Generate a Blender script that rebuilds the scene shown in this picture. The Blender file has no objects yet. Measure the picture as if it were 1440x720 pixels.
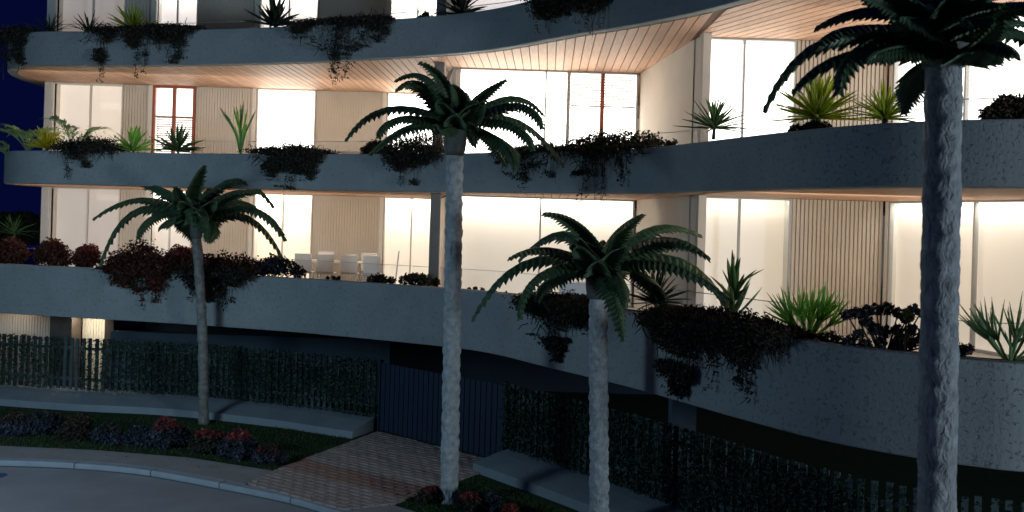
import bpy, bmesh, math, random
import numpy as np
from mathutils import Vector, Matrix, noise
from mathutils.geometry import tessellate_polygon

random.seed(7)
scene = bpy.context.scene
COL = scene.collection
PI = math.pi

# ------------------------------------------------------------------ camera, world, lamps, exposure
FPX = 1300.0; ROLL = math.radians(1.75); CR, SR = math.cos(ROLL), math.sin(ROLL); EYE = 5.5
cd = bpy.data.cameras.new('camera'); cam = bpy.data.objects.new('camera', cd); COL.objects.link(cam)
cd.sensor_width = 36.0; cd.lens = FPX / 1440 * 36; cd.shift_y = -48 / 1440.0
cd.clip_start = 0.1; cd.clip_end = 400
M = Matrix(((CR, -SR, 0, 0), (0, 0, -1, 0), (SR, CR, 0, EYE), (0, 0, 0, 1)))
cam.matrix_world = M
scene.camera = cam
cd.dof.use_dof = True; cd.dof.focus_distance = 17.5; cd.dof.aperture_fstop = 1.6

w = bpy.data.worlds.new('World'); scene.world = w; w.use_nodes = True
bg = w.node_tree.nodes['Background']
bg.inputs[0].default_value = (0.035, 0.09, 0.9, 1); bg.inputs[1].default_value = 0.028

def area(name, loc, target, size, size_y, power, color):
    l = bpy.data.lights.new(name, 'AREA'); l.shape = 'RECTANGLE'; l.size = size; l.size_y = size_y
    l.energy = power; l.color = color
    o = bpy.data.objects.new(name, l); COL.objects.link(o)
    o.location = loc
    o.rotation_euler = (Vector(target) - Vector(loc)).to_track_quat('-Z', 'Y').to_euler()
    return o
# the cool light of the dim room in which the model stands: one from the right, one broad and weak from the left
area('cool_key_lamp', (22, -5, 5.0), (1, 16, 3), 3.0, 3.0, 2050, (0.72, 0.88, 1.0))
area('cool_fill_lamp', (-13.5, 10, 6.0), (-10, 20, -1.5), 3.5, 3.5, 560, (0.52, 0.80, 1.0))
# warm fill lights added under the soffits to brighten the walls behind the balconies
for _z, _k in ((5.9, 1.0), (9.0, 1.0)):
    area('added_balcony_fill', (-8.3, 25.8, _z), (-8.3, 28.4, _z - 1.7), 11.5, .25, 95 * _k * (.85 if _z > 8 else 1), (1, .84, .66))
    area('added_balcony_fill', (1.0, 21.3, _z), (1.0, 23.5, _z - 1.7), 3.6, .25, 16 * _k * (.75 if _z > 8 else 1), (1, .84, .66))
    area('added_balcony_fill', (5.9, 15.6, _z), (6.2, 18.8, _z - 1.7), 3.4, .25, 36 * _k * (.34 if _z > 8 else 1.05), (1, .84, .66))

scene.view_settings.view_transform = 'Standard'; scene.view_settings.look = 'None'
scene.view_settings.exposure = 0.0; scene.view_settings.gamma = 1.0
scene.cycles.use_denoising = True
scene.cycles.max_bounces = 8; scene.cycles.diffuse_bounces = 4; scene.cycles.transparent_max_bounces = 16
scene.cycles.sample_clamp_indirect = 6.0

def at_depth(px, py, Y):
    u = (px - 720) / FPX; v = (py - 312) / FPX
    return Vector((Y * (u * CR + v * SR), Y, EYE + Y * (u * SR - v * CR)))
def at_height(px, py, z):
    k = at_depth(px, py, 1.0); return at_depth(px, py, (z - EYE) / (k.z - EYE))
def project(p):
    Z = p[2] - EYE
    return (720 + FPX * (p[0] * CR + Z * SR) / p[1], 312 + FPX * (p[0] * SR - Z * CR) / p[1])

# ------------------------------------------------------------------ materials
MATS = {}
def mat(name, color, rough=0.7, var=0.15, scale=4.0, bump=0.0, bscale=40.0, emit=None, estr=0.0, trans=0.0,
        island=None, metal=0.0, spec=0.3, detail=6.0):
    if name in MATS: return MATS[name]
    m = bpy.data.materials.new(name); m.use_nodes = True; nt = m.node_tree; N = nt.nodes; L = nt.links
    b = N['Principled BSDF']; out = N['Material Output']
    b.inputs['Roughness'].default_value = rough; b.inputs['Metallic'].default_value = metal
    b.inputs['Specular IOR Level'].default_value = spec
    tc = N.new('ShaderNodeTexCoord')
    geo = N.new('ShaderNodeNewGeometry')
    nz = N.new('ShaderNodeTexNoise'); nz.inputs['Scale'].default_value = scale; nz.inputs['Detail'].default_value = detail
    L.new(tc.outputs['Object'], nz.inputs['Vector'])
    mr = N.new('ShaderNodeMapRange'); mr.inputs[1].default_value = 0.25; mr.inputs[2].default_value = 0.75
    mr.inputs[3].default_value = 1 - var; mr.inputs[4].default_value = 1 + var
    L.new(nz.outputs['Fac'], mr.inputs[0])
    mix = N.new('ShaderNodeVectorMath'); mix.operation = 'SCALE'
    if island:
        cr = N.new('ShaderNodeValToRGB'); cr.color_ramp.interpolation = 'LINEAR'
        els = cr.color_ramp.elements
        while len(els) < len(island): els.new(0.5)
        for i, c in enumerate(island):
            els[i].position = i / (len(island) - 1); els[i].color = (*c, 1)
        L.new(geo.outputs['Random Per Island'], cr.inputs[0]); L.new(cr.outputs[0], mix.inputs[0])
    else:
        mix.inputs[0].default_value = color[:3]
    L.new(mr.outputs[0], mix.inputs['Scale']); L.new(mix.outputs[0], b.inputs['Base Color'])
    if bump:
        n2 = N.new('ShaderNodeTexNoise'); n2.inputs['Scale'].default_value = bscale; n2.inputs['Detail'].default_value = 5
        L.new(tc.outputs['Object'], n2.inputs['Vector'])
        bp = N.new('ShaderNodeBump'); bp.inputs['Strength'].default_value = 1.0; bp.inputs['Distance'].default_value = bump
        L.new(n2.outputs['Fac'], bp.inputs['Height']); L.new(bp.outputs[0], b.inputs['Normal'])
    if emit:
        b.inputs['Emission Color'].default_value = (*emit, 1); b.inputs['Emission Strength'].default_value = estr
    if trans:
        t = N.new('ShaderNodeBsdfTranslucent'); L.new(mix.outputs[0], t.inputs[0])
        ms = N.new('ShaderNodeMixShader'); ms.inputs[0].default_value = trans
        L.new(b.outputs[0], ms.inputs[1]); L.new(t.outputs[0], ms.inputs[2]); L.new(ms.outputs[0], out.inputs[0])
    MATS[name] = m
    return m

def glass(name, tint=(0.97, 0.98, 1.0), gloss=0.06):
    if name in MATS: return MATS[name]
    m = bpy.data.materials.new(name); m.use_nodes = True; nt = m.node_tree; N = nt.nodes; L = nt.links
    N.remove(N['Principled BSDF'])
    t = N.new('ShaderNodeBsdfTransparent'); t.inputs[0].default_value = (*tint, 1)
    g = N.new('ShaderNodeBsdfGlossy'); g.inputs['Roughness'].default_value = 0.05
    ms = N.new('ShaderNodeMixShader'); fr = N.new('ShaderNodeLayerWeight'); pw = N.new('ShaderNodeMath'); pw.operation = 'POWER'; pw.inputs[1].default_value = 5
    ma = N.new('ShaderNodeMath'); ma.operation = 'MULTIPLY_ADD'; ma.inputs[1].default_value = .5; ma.inputs[2].default_value = .006
    L.new(fr.outputs['Facing'], pw.inputs[0]); L.new(pw.outputs[0], ma.inputs[0]); L.new(ma.outputs[0], ms.inputs[0]); L.new(t.outputs[0], ms.inputs[1]); L.new(g.outputs[0], ms.inputs[2])
    L.new(ms.outputs[0], N['Material Output'].inputs[0])
    MATS[name] = m; return m

def stucco():
    m = mat('stucco', (0.315, 0.350, 0.362), 0.85, 0.10, 1.3, spec=0.2)
    nt = m.node_tree; N = nt.nodes; L = nt.links; b = N['Principled BSDF']
    tc = [n for n in N if n.type == 'TEX_COORD'][0]
    fine = N.new('ShaderNodeTexNoise'); fine.inputs['Scale'].default_value = 22; fine.inputs['Detail'].default_value = 8
    fine.inputs['Roughness'].default_value = 0.65
    mus = N.new('ShaderNodeTexNoise'); mus.inputs['Scale'].default_value = 17; mus.inputs['Detail'].default_value = 4
    mus.inputs['Distortion'].default_value = 0.5; mus.inputs['Roughness'].default_value = 0.6
    L.new(tc.outputs['Object'], fine.inputs[0]); L.new(tc.outputs['Object'], mus.inputs[0])
    pit = N.new('ShaderNodeMapRange'); pit.interpolation_type = 'SMOOTHSTEP'
    pit.inputs[1].default_value = 0.28; pit.inputs[2].default_value = 0.44
    pit.inputs[3].default_value = -1; pit.inputs[4].default_value = 0
    L.new(mus.outputs['Fac'], pit.inputs[0])
    # the plaster gets rougher towards the right end of the balconies
    sx = N.new('ShaderNodeSeparateXYZ'); L.new(tc.outputs['Object'], sx.inputs[0])
    mk = N.new('ShaderNodeMapRange'); mk.inputs[1].default_value = 3.4; mk.inputs[2].default_value = 6.6
    mk.inputs[3].default_value = 0.42; mk.inputs[4].default_value = 1.0
    L.new(sx.outputs[0], mk.inputs[0])
    mu = N.new('ShaderNodeMath'); mu.operation = 'MULTIPLY'
    L.new(pit.outputs[0], mu.inputs[0]); L.new(mk.outputs[0], mu.inputs[1])
    ad = N.new('ShaderNodeMath'); ad.operation = 'MULTIPLY_ADD'; ad.inputs[1].default_value = 0.5
    L.new(fine.outputs['Fac'], ad.inputs[0]); L.new(mu.outputs[0], ad.inputs[2])
    bp = N.new('ShaderNodeBump'); bp.inputs['Distance'].default_value = 0.024; bp.inputs['Strength'].default_value = 1
    L.new(ad.outputs[0], bp.inputs['Height']); L.new(bp.outputs[0], b.inputs['Normal'])
    return m
STUCCO = stucco()
def bark(name, c, scratch=1.0):
    m = mat(name, c, 0.75, 0.35, 9.0, spec=0.25)
    nt = m.node_tree; N = nt.nodes; L = nt.links; b = N['Principled BSDF']
    tc = [n for n in N if n.type == 'TEX_COORD'][0]
    mp = N.new('ShaderNodeMapping'); mp.inputs['Scale'].default_value = (1, 1, 0.55); mp.inputs['Rotation'].default_value = (0.6, 0.5, 0)
    L.new(tc.outputs['Object'], mp.inputs[0])
    v = N.new('ShaderNodeTexVoronoi'); v.feature = 'DISTANCE_TO_EDGE'; v.inputs['Scale'].default_value = 7
    n = N.new('ShaderNodeTexNoise'); n.inputs['Scale'].default_value = 13; n.inputs['Detail'].default_value = 6; n.inputs['Distortion'].default_value = 1.8
    L.new(mp.outputs[0], v.inputs['Vector']); L.new(mp.outputs[0], n.inputs['Vector'])
    ad = N.new('ShaderNodeMath'); ad.operation = 'MULTIPLY_ADD'; ad.inputs[1].default_value = 1.1
    L.new(n.outputs['Fac'], ad.inputs[0]); L.new(v.outputs[0], ad.inputs[2])
    bp = N.new('ShaderNodeBump'); bp.inputs['Distance'].default_value = 0.035 * scratch; bp.inputs['Strength'].default_value = 1
    L.new(ad.outputs[0], bp.inputs['Height']); L.new(bp.outputs[0], b.inputs['Normal'])
    return m

def wood(name, c):
    if name in MATS: return MATS[name]
    m = mat(name, c, 0.6, 0.14, 3.0, spec=0.3)
    nt = m.node_tree; N = nt.nodes; L = nt.links
    tc = [n for n in N if n.type == 'TEX_COORD'][0]
    oi = N.new('ShaderNodeObjectInfo'); vm = [n for n in N if n.type == 'VECT_MATH'][0]
    mr = [n for n in N if n.type == 'MAP_RANGE'][0]
    m2 = N.new('ShaderNodeMapRange'); m2.inputs[3].default_value = 0.86; m2.inputs[4].default_value = 1.12
    L.new(oi.outputs['Random'], m2.inputs[0])
    mm = N.new('ShaderNodeMath'); mm.operation = 'MULTIPLY'
    L.new(mr.outputs[0], mm.inputs[0]); L.new(m2.outputs[0], mm.inputs[1]); L.new(mm.outputs[0], vm.inputs['Scale'])
    nz = [n for n in N if n.type == 'TEX_NOISE'][0]
    mp = N.new('ShaderNodeMapping'); mp.inputs['Scale'].default_value = (9, 0.6, 1)
    L.new(tc.outputs['Object'], mp.inputs[0]); L.new(mp.outputs[0], nz.inputs['Vector'])
    return m

PLASTER = mat('cream_plaster', (0.66, 0.60, 0.52), 0.8, 0.05, 2.0, bump=0.004, bscale=30)
FLUTE = mat('fluted_cream', (0.62, 0.57, 0.50), 0.75, 0.06, 1.5)
FRAMEW = mat('white_frame', (0.72, 0.70, 0.66), 0.5, 0.04)
FRAMEG = mat('grey_frame', (0.42, 0.43, 0.43), 0.45, 0.05)
REDF = mat('red_brown_frame', (0.30, 0.085, 0.05), 0.5, 0.1)
BLIND = mat('blind_slats', (0.50, 0.43, 0.41), 0.6, 0.05)
WOOD = wood('soffit_wood', (0.70, 0.44, 0.30))
SOFBACK = mat('soffit_joint', (0.20, 0.12, 0.08), 0.8, 0.1)
FLOOR = mat('balcony_floor', (0.50, 0.47, 0.43), 0.6, 0.08)
REVEAL = mat('white_reveal', (0.78, 0.76, 0.72), 0.7, 0.03)
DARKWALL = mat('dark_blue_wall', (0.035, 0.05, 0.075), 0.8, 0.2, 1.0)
SOIL = mat('planter_soil', (0.05, 0.04, 0.03), 0.95, 0.4, 12, bump=0.02, bscale=25)
GLASS = glass('clear_glass')
def screen(name, c, e): return mat('lit_screen_' + name, (0.80, 0.76, 0.68), 0.8, 0.03, 0.7, emit=c, estr=e)

# ------------------------------------------------------------------ object helpers
def put(name, me, parent=None, m=None):
    o = bpy.data.objects.new(name, me); COL.objects.link(o)
    if parent: o.parent = parent
    if m is not None and not me.materials:
        for q in (m if isinstance(m, (list, tuple)) else [m]): me.materials.append(q)
    return o
def tag(o, label=None, cat=None, group=None, kind=None):
    if label: o['label'] = label
    if cat: o['category'] = cat
    if group: o['group'] = group
    if kind: o['kind'] = kind
    return o
def empty(name, loc=(0, 0, 0)):
    o = bpy.data.objects.new(name, None); COL.objects.link(o); o.location = loc; o.empty_display_size = .3; return o

class MB:
    def __init__(s): s.v = []; s.f = []; s.mi = []; s.cur = 0
    def poly(s, pts, idx=None):
        b = len(s.v); s.v += [tuple(p) for p in pts]
        for f in (idx or [tuple(range(len(pts)))]): s.f.append(tuple(b + i for i in f)); s.mi.append(s.cur)
    def prism(s, plan, z0, z1):
        n = len(plan)
        pts = [(p[0], p[1], z0) for p in plan] + [(p[0], p[1], z1) for p in plan]
        tri = [tuple(t) for t in tessellate_polygon([[Vector((p[0], p[1], 0)) for p in plan]])] if n > 4 else [tuple(range(n))]
        idx = [tuple(reversed(t)) for t in tri] + [tuple(i + n for i in t) for t in tri] + \
              [(i, (i + 1) % n, (i + 1) % n + n, i + n) for i in range(n)]
        s.poly(pts, idx)
    def box(s, x0, x1, y0, y1, z0, z1): s.prism([(x0, y0), (x1, y0), (x1, y1), (x0, y1)], z0, z1)
    def tube(s, pts, r, n=6):
        pts = [Vector(p) for p in pts]; rs = r if isinstance(r, (list, tuple)) else [r] * len(pts)
        b = len(s.v); up = Vector((0.13, 0.21, 1))
        for i, p in enumerate(pts):
            t = (pts[min(i + 1, len(pts) - 1)] - pts[max(i - 1, 0)]).normalized()
            a = t.cross(up)
            if a.length < 0.05: a = t.cross(Vector((1, 0, 0)))
            a.normalize(); c = t.cross(a)
            for k in range(n):
                g = 2 * PI * k / n; s.v.append(tuple(p + (a * math.cos(g) + c * math.sin(g)) * rs[i]))
        for i in range(len(pts) - 1):
            for k in range(n):
                k2 = (k + 1) % n
                s.f.append((b + i * n + k, b + i * n + k2, b + (i + 1) * n + k2, b + (i + 1) * n + k)); s.mi.append(s.cur)
        s.f.append(tuple(b + k for k in range(n))); s.mi.append(s.cur)
        s.f.append(tuple(b + (len(pts) - 1) * n + k for k in reversed(range(n)))); s.mi.append(s.cur)
    def mesh(s, name, smooth=False):
        me = bpy.data.meshes.new(name); me.from_pydata(s.v, [], s.f)
        if any(s.mi): me.polygons.foreach_set('material_index', s.mi)
        bm = bmesh.new(); bm.from_mesh(me); bmesh.ops.recalc_face_normals(bm, faces=bm.faces); bm.to_mesh(me); bm.free()
        if smooth:
            me.polygons.foreach_set('use_smooth', [True] * len(me.polygons))
        me.update(); return me
    def build(s, name, m, parent=None, smooth=False): return put(name, s.mesh(name, smooth), parent, m)

def bevel(o, w, seg=2):
    md = o.modifiers.new('bevel', 'BEVEL'); md.width = w; md.segments = seg; md.limit_method = 'ANGLE'; md.angle_limit = 0.6

def catmull(P, n=10):
    P = [Vector((*p, 0)) for p in P]; out = []
    for i in range(len(P) - 1):
        p0 = P[i - 1] if i else P[0] * 2 - P[1]; p1, p2 = P[i], P[i + 1]
        p3 = P[i + 2] if i + 2 < len(P) else P[-1] * 2 - P[-2]
        for k in range(n):
            t = k / n
            out.append(0.5 * ((2 * p1) + (p2 - p0) * t + (2 * p0 - 5 * p1 + 4 * p2 - p3) * t * t + (3 * p1 - p0 - 3 * p2 + p3) * t ** 3))
    out.append(P[-1]); return [(q.x, q.y) for q in out]
def resample(C, step):
    L = [0]
    for a, b in zip(C, C[1:]): L.append(L[-1] + math.dist(a, b))
    n = max(2, int(round(L[-1] / step)) + 1); out = []
    for i in range(n):
        d = L[-1] * i / (n - 1); j = max(0, min(len(C) - 2, int(np.searchsorted(L, d)) - 1))
        t = (d - L[j]) / max(1e-9, L[j + 1] - L[j]); out.append((C[j][0] + (C[j + 1][0] - C[j][0]) * t, C[j][1] + (C[j + 1][1] - C[j][1]) * t))
    return out
def normals(C):
    out = []
    for i in range(len(C)):
        a = C[max(0, i - 1)]; b = C[min(len(C) - 1, i + 1)]
        t = Vector((b[0] - a[0], b[1] - a[1])).normalized(); out.append((-t.y, t.x))
    return out
def offset(C, d):
    N = normals(C); return [(c[0] + n[0] * d, c[1] + n[1] * d) for c, n in zip(C, N)]
def ribbon(C, d0, d1, z0, z1, name, m, parent=None, smooth=True):
    """wall of real thickness swept along a plan curve"""
    A = offset(C, d0); B = offset(C, d1); mb = MB(); n = len(C)
    mb.v = [(a[0], a[1], z0) for a in A] + [(a[0], a[1], z1) for a in A] + [(b[0], b[1], z1) for b in B] + [(b[0], b[1], z0) for b in B]
    for i in range(n - 1):
        for r in range(4):
            r2 = (r + 1) % 4
            mb.f.append((r * n + i, r * n + i + 1, r2 * n + i + 1, r2 * n + i)); mb.mi.append(0)
    mb.f += [(0, n, 2 * n, 3 * n), (n - 1, 4 * n - 1, 3 * n - 1, 2 * n - 1)]; mb.mi += [0, 0]
    o = mb.build(name, m, parent, False)
    if smooth: bevel(o, 0.025, 2)
    return o

# ------------------------------------------------------------------ plan curves of the three balconies
CORE_L = [(-13.0, 25.2), (-11.4, 24.95), (-9.0, 24.45), (-5.8, 23.5), (-4.2, 22.85), (-2.4, 22.0), (-0.6, 20.9)]
END = [(-15.25, 33.5), (-15.25, 30.5), (-15.15, 28.2), (-14.7, 26.7), (-14.0, 25.75)]
TAIL = [(7.8, 11.75), (9.4, 12.1), (11.5, 13.3), (13.5, 15.6), (14.6, 19.5), (15, 26), (15, 33.5)]
B4 = catmull(END + CORE_L + [(1.05, 19.05), (2.1, 18.0), (3.0, 16.9), (3.77, 15.7), (4.5, 14.3), (5.2, 13.2), (5.9, 12.5), (6.7, 12.0)] + TAIL)
B3 = catmull(END + CORE_L + [(1.0, 19.9), (2.5, 18.5), (3.15, 17.2), (3.9, 15.4), (4.55, 13.95), (5.2, 13.0), (5.9, 12.42), (6.64, 12.05)] + TAIL)
B2 = catmull([(-20, 33.5), (-20, 30.5), (-19.4, 28.4), (-18, 27), (-16, 26.1), (-14.1, 25.6)] + CORE_L[1:] +
             [(0.9, 18.8), (2.2, 16.95), (2.96, 15.6), (3.68, 14.3), (4.5, 13.05), (5.4, 12.22), (5.95, 11.88), (6.6, 11.65)] + TAIL)
B2, B3, B4 = [resample(b, 0.11) for b in (B2, B3, B4)]
LEV = {2: dict(curve=B2, zb=2.54, zt=3.91, floor=3.42), 3: dict(curve=B3, zb=6.15, zt=7.05, floor=6.62), 4: dict(curve=B4, zb=9.38, zt=10.30, floor=9.86)}
CEIL = {2: 6.18, 3: 9.41, 4: 12.62}

# ------------------------------------------------------------------ ground
def structure(o, kind='structure'): o['kind'] = kind; return o
ROADM = mat('road_grey', (0.30, 0.285, 0.30), 0.85, 0.13, 0.9, bump=0.004, bscale=90)
PAVEM = mat('pavement_grey', (0.33, 0.31, 0.30), 0.85, 0.12, 2.0, bump=0.005, bscale=60)
KERBM = mat('kerb_concrete', (0.32, 0.36, 0.40), 0.8, 0.12, 3.0, bump=0.005, bscale=50)
GRASSM = mat('grass_green', (0.03, 0.06, 0.02), 0.95, 0.5, 6, island=[(0.02, 0.04, 0.012), (0.045, 0.09, 0.03), (0.03, 0.055, 0.02)])
GSOIL = mat('lawn_base', (0.025, 0.045, 0.02), 0.95, 0.5, 20, bump=0.02, bscale=40)
KC = resample(catmull([(-60, 15.5), (-30, 17.6), (-14, 19.3), (-10.6, 19.5), (-9, 19.45), (-7.5, 19.15), (-5.8, 18.42), (-4.17, 17.62), (-3.4, 17.1), (-1.2, 15.5), (1.2, 13.3), (3.5, 10.6), (6, 6), (8, -2)]), 0.5)
mb = MB(); mb.poly([(-90, -30, 0), (90, -30, 0), (90, 120, 0), (-90, 120, 0)]); structure(mb.build('road', ROADM))
kerb = structure(ribbon(KC, 0.01, 0.21, -0.2, 0.10, 'kerb', mat('kerb_bedding', (.10, .11, .12), .9, .2, 4), None, False))
KS = resample(KC, 0.15)
KS = [p for p in KS if p[0] > -14.5 and p[1] > 6]
for i in range(0, len(KS) - 2, 12):
    q = KS[i:i + 13]; q = [tuple(Vector(q[0]).lerp(Vector(q[1]), .08))] + q[1:]
    ribbon(q, 0, 0.22, 0.02, 0.14 + random.uniform(-.003, .003), 'kerb_stone', KERBM, kerb)
rl = random.Random(5)
LITTER = [(at_height(rl.uniform(0, 560), rl.uniform(626, 716), .15)) for _ in range(170)]
# pavement behind the kerb
PV = offset(KC, 0.222)
mb = MB()
plan = PV + [(60, -2), (60, 60), (-60, 60)]
mb.prism(plan, -0.2, 0.125); structure(mb.build('ground', GSOIL))
# stretch of pavement left of the driveway
PVL = [p for p in resample(offset(KC, 0.226), 0.3) if p[0] < -5.15]
back = [(-4.80, 19.36), (-6.9, 20.2), (-9.16, 20.6), (-11.4, 20.72), (-15, 20.6), (-30, 19.5)]
mb = MB(); mb.prism([p for p in PVL if p[0] > -30] + [(-5.13, 18.38)] + back, 0.0, 0.135)
PAVPOLY = [p for p in PVL if p[0] > -30] + [(-5.13, 18.38)] + back
structure(mb.build('pavement', PAVEM))
mb = MB()
mb.prism([(-2.06, 17.30), (-3.0, 16.98)] + [p for p in resample(offset(KC, 0.226), 0.3) if p[0] > -2.95 and p[1] > 0] + [(8.6, 0), (4.2, 10.8), (1.8, 13.6), (-0.7, 16.2)], 0.0, 0.135)
structure(mb.build('pavement', PAVEM))

# driveway of brick pavers
def inside(p, poly):
    x, y = p[0], p[1]; r = False
    for i in range(len(poly)):
        x1, y1 = poly[i]; x2, y2 = poly[i - 1]
        if (y1 > y) != (y2 > y) and x < (x2 - x1) * (y - y1) / (y2 - y1) + x1: r = not r
    return r
DRV = [(-5.10, 18.33), (-3.0, 16.92), (-2.06, 17.36), (-0.5, 19.62), (-0.02, 20.52), (-3.2, 23.15), (-4.80, 19.4)]
DRV = [(-5.10, 18.33), (-2.95, 16.88), (-2.02, 17.36), (-0.53, 19.62), (-0.02, 20.50), (-3.2, 23.18), (-4.82, 19.36)]
drv = MB(); drv.prism(DRV, 0.0, 0.130); drive = structure(drv.build('driveway', mat('paver_joint_sand', (0.02, 0.018, 0.018), 0.95, 0.3, 20)))
brick_cols = [mat('paver_pink', (0.40, 0.315, 0.28), 0.8, 0.25, 5, bump=0.004), mat('paver_red', (0.38, 0.225, 0.18), 0.8, 0.25, 5, bump=0.004),
              mat('paver_pale', (0.44, 0.36, 0.32), 0.8, 0.25, 5, bump=0.004)]
def paver_mesh(m):
    b = MB(); b.box(-0.141, 0.141, -0.064, 0.064, -0.03, 0.028); me = b.mesh('brick'); me.materials.append(m); return me
pmesh = [paver_mesh(m) for m in brick_cols]
def clip(poly, hull):
    area_ = sum(hull[i - 1][0] * hull[i][1] - hull[i][0] * hull[i - 1][1] for i in range(len(hull))); sg = 1 if area_ > 0 else -1
    for i in range(len(hull)):
        a = Vector(hull[i - 1]); b_ = Vector(hull[i]); out = []
        d = lambda p: sg * ((b_ - a).x * (p[1] - a.y) - (b_ - a).y * (p[0] - a.x))
        for j in range(len(poly)):
            p, q = Vector(poly[j - 1]), Vector(poly[j]); dp, dq = d(p), d(q)
            if (dp >= 0) != (dq >= 0): out.append(p + (q - p) * (dp / (dp - dq)))
            if dq >= 0: out.append(q)
        poly = out
        if len(poly) < 3: return []
    return poly
ex = Vector((2.15, -1.45)).normalized(); ey = Vector((-ex.y, ex.x))    # along the kerb, towards the gate
O = Vector((-5.10, 18.33)); cand = []
row = 0; v = 0.10
while v < 6.5:
    u = -3.0 + (0.155 if row % 2 else 0)
    while u < 6:
        c = O + ex * u + ey * v
        if any(inside(c + ex * a + ey * b_, DRV) for a in (-.148, 0, .148) for b_ in (-.073, .073)):
            cand.append((c, u, v, row))
        u += 0.31
    row += 1; v += 0.158
cand.sort(key=lambda t: -1000 / t[0].length_squared)
rest = MB()
for i, (c, u, v, row) in enumerate(cand):
    k = 1 if 1.35 < v < 2.05 else (2 if 2.05 <= v < 2.7 else (0 if random.random() < .75 else 2))
    dz = random.uniform(-0.006, 0.006); a = math.atan2(ex.y, ex.x) + random.uniform(-.02, .02)
    R = Matrix.Rotation(a, 2); quad = [c + R @ Vector(p) for p in ((-.141, -.064), (.141, -.064), (.141, .064), (-.141, .064))]
    cl = clip(quad, DRV)
    whole = len(cl) == 4 and all(min((p - q).length for q in quad) < 1e-4 for p in cl)
    if not cl: continue
    if i < 300 and not whole:
        b = MB(); b.prism([tuple(p - c) for p in cl], -.03, .028); o = put('brick', b.mesh('brick'), drive, brick_cols[k]); o.location = (c.x, c.y, 0.132 + dz)
    elif i < 300:
        o = put('brick', pmesh[k], drive); o.location = (c.x, c.y, 0.132 + dz); o.rotation_euler = (random.uniform(-.02, .02), random.uniform(-.012, .012), a)
    else:
        rest.cur = k
        rest.prism([tuple(p) for p in cl], 0.131, 0.160 + dz)
o = rest.build('bricks_towards_gate', brick_cols, drive); o['kind'] = 'stuff'

# grass blades on both lawns
def grass(name, poly, n, label):
    xs = [p[0] for p in poly]; ys = [p[1] for p in poly]; b = MB(); k = 0
    while k < n:
        x = random.uniform(min(xs), max(xs)); y = random.uniform(min(ys), max(ys))
        if not inside((x, y), poly): continue
        k += 1; a = random.uniform(0, PI); h = random.uniform(.02, .06); dx = math.cos(a) * .012; dy = math.sin(a) * .012
        lx = random.uniform(-.025, .025); ly = random.uniform(-.025, .025)
        b.poly([(x - dx, y - dy, .12), (x + dx, y + dy, .12), (x + lx, y + ly, .13 + h)])
    me = bpy.data.meshes.new(name); me.from_pydata(b.v, [], b.f); o = put(name, me, None, GRASSM)
    return tag(o, label, 'grass', kind='stuff')
LAWNL = [(-17, 20.8), (-11.33, 20.77), (-9.16, 20.65), (-6.9, 20.25), (-4.86, 19.42), (-3.5, 22.3), (-5.6, 23.3), (-8.2, 23.8), (-10.8, 24.2), (-17, 25)]
LAWNR = [(-1.98, 17.36), (-0.55, 19.5), (1.22, 17.19), (3.2, 14.6), (4.2, 11.2), (1.8, 13.7), (-0.7, 16.3)]
grass('lawn_grass', LAWNL, 26000, 'short dark green grass between the pavement and the low wall')
grass('lawn_grass', LAWNR, 14000, 'short dark green grass around the palm right of the driveway')
# blue mark on the road at the very left
mb = MB(); c = at_height(-6, 669, 0.0)
mb.prism([(c.x + .22 * math.cos(t) , c.y + .2 * math.sin(t)) for t in [k * PI / 10 for k in range(20)]], 0.0, 0.006)
structure(mb.build('road_marking', mat('blue_paint', (0.05, 0.11, 0.22), .6, .1)))

# ------------------------------------------------------------------ low walls, fence, gate
WALLM = mat('low_wall_render', (0.25, 0.30, 0.33), 0.85, 0.1, 2.0, bump=0.006, bscale=35)
FC = resample(catmull([(-19, 27.0), (-17, 26.6), (-14.3, 26.0), (-11.5, 25.5), (-8.8, 25.25), (-5.9, 24.4), (-3.32, 23.22)]), 0.2)
FR = resample(catmull([(0.02, 20.42), (2.05, 18.0), (3.5, 15.95), (4.75, 13.95), (5.7, 13.1), (7.0, 12.5), (8.5, 12.3), (10.5, 13.0)]), 0.2)
def low_wall(C, name, label):
    mb = MB(); A = offset(C, -0.95); A2 = offset(C, -0.9); B = offset(C, 0.25); n = len(C)
    # profile: front face leans back from the lawn, then a flat coping
    rows = [[(a[0], a[1], 0.0) for a in A], [(a[0], a[1], 0.30) for a in A2], [(a[0], a[1], 0.44) for a in offset(C, -0.25)],
            [(b[0], b[1], 0.50) for b in B], [(b[0], b[1], 0.0) for b in B]]
    for r in rows: mb.v += r
    for i in range(n - 1):
        for r in range(5):
            r2 = (r + 1) % 5; mb.f.append((r * n + i, r * n + i + 1, r2 * n + i + 1, r2 * n + i)); mb.mi.append(0)
    mb.f += [tuple(r * n for r in range(5)), tuple(r * n + n - 1 for r in reversed(range(5)))]; mb.mi += [0, 0]
    o = mb.build(name, WALLM); return tag(o, label, 'wall')
low_wall(FC, 'low_wall', 'low curved grey wall left of the driveway, below the ivy fence')
low_wall([p for p in FR], 'low_wall', 'low grey wall right of the driveway, running behind the palms')

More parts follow.
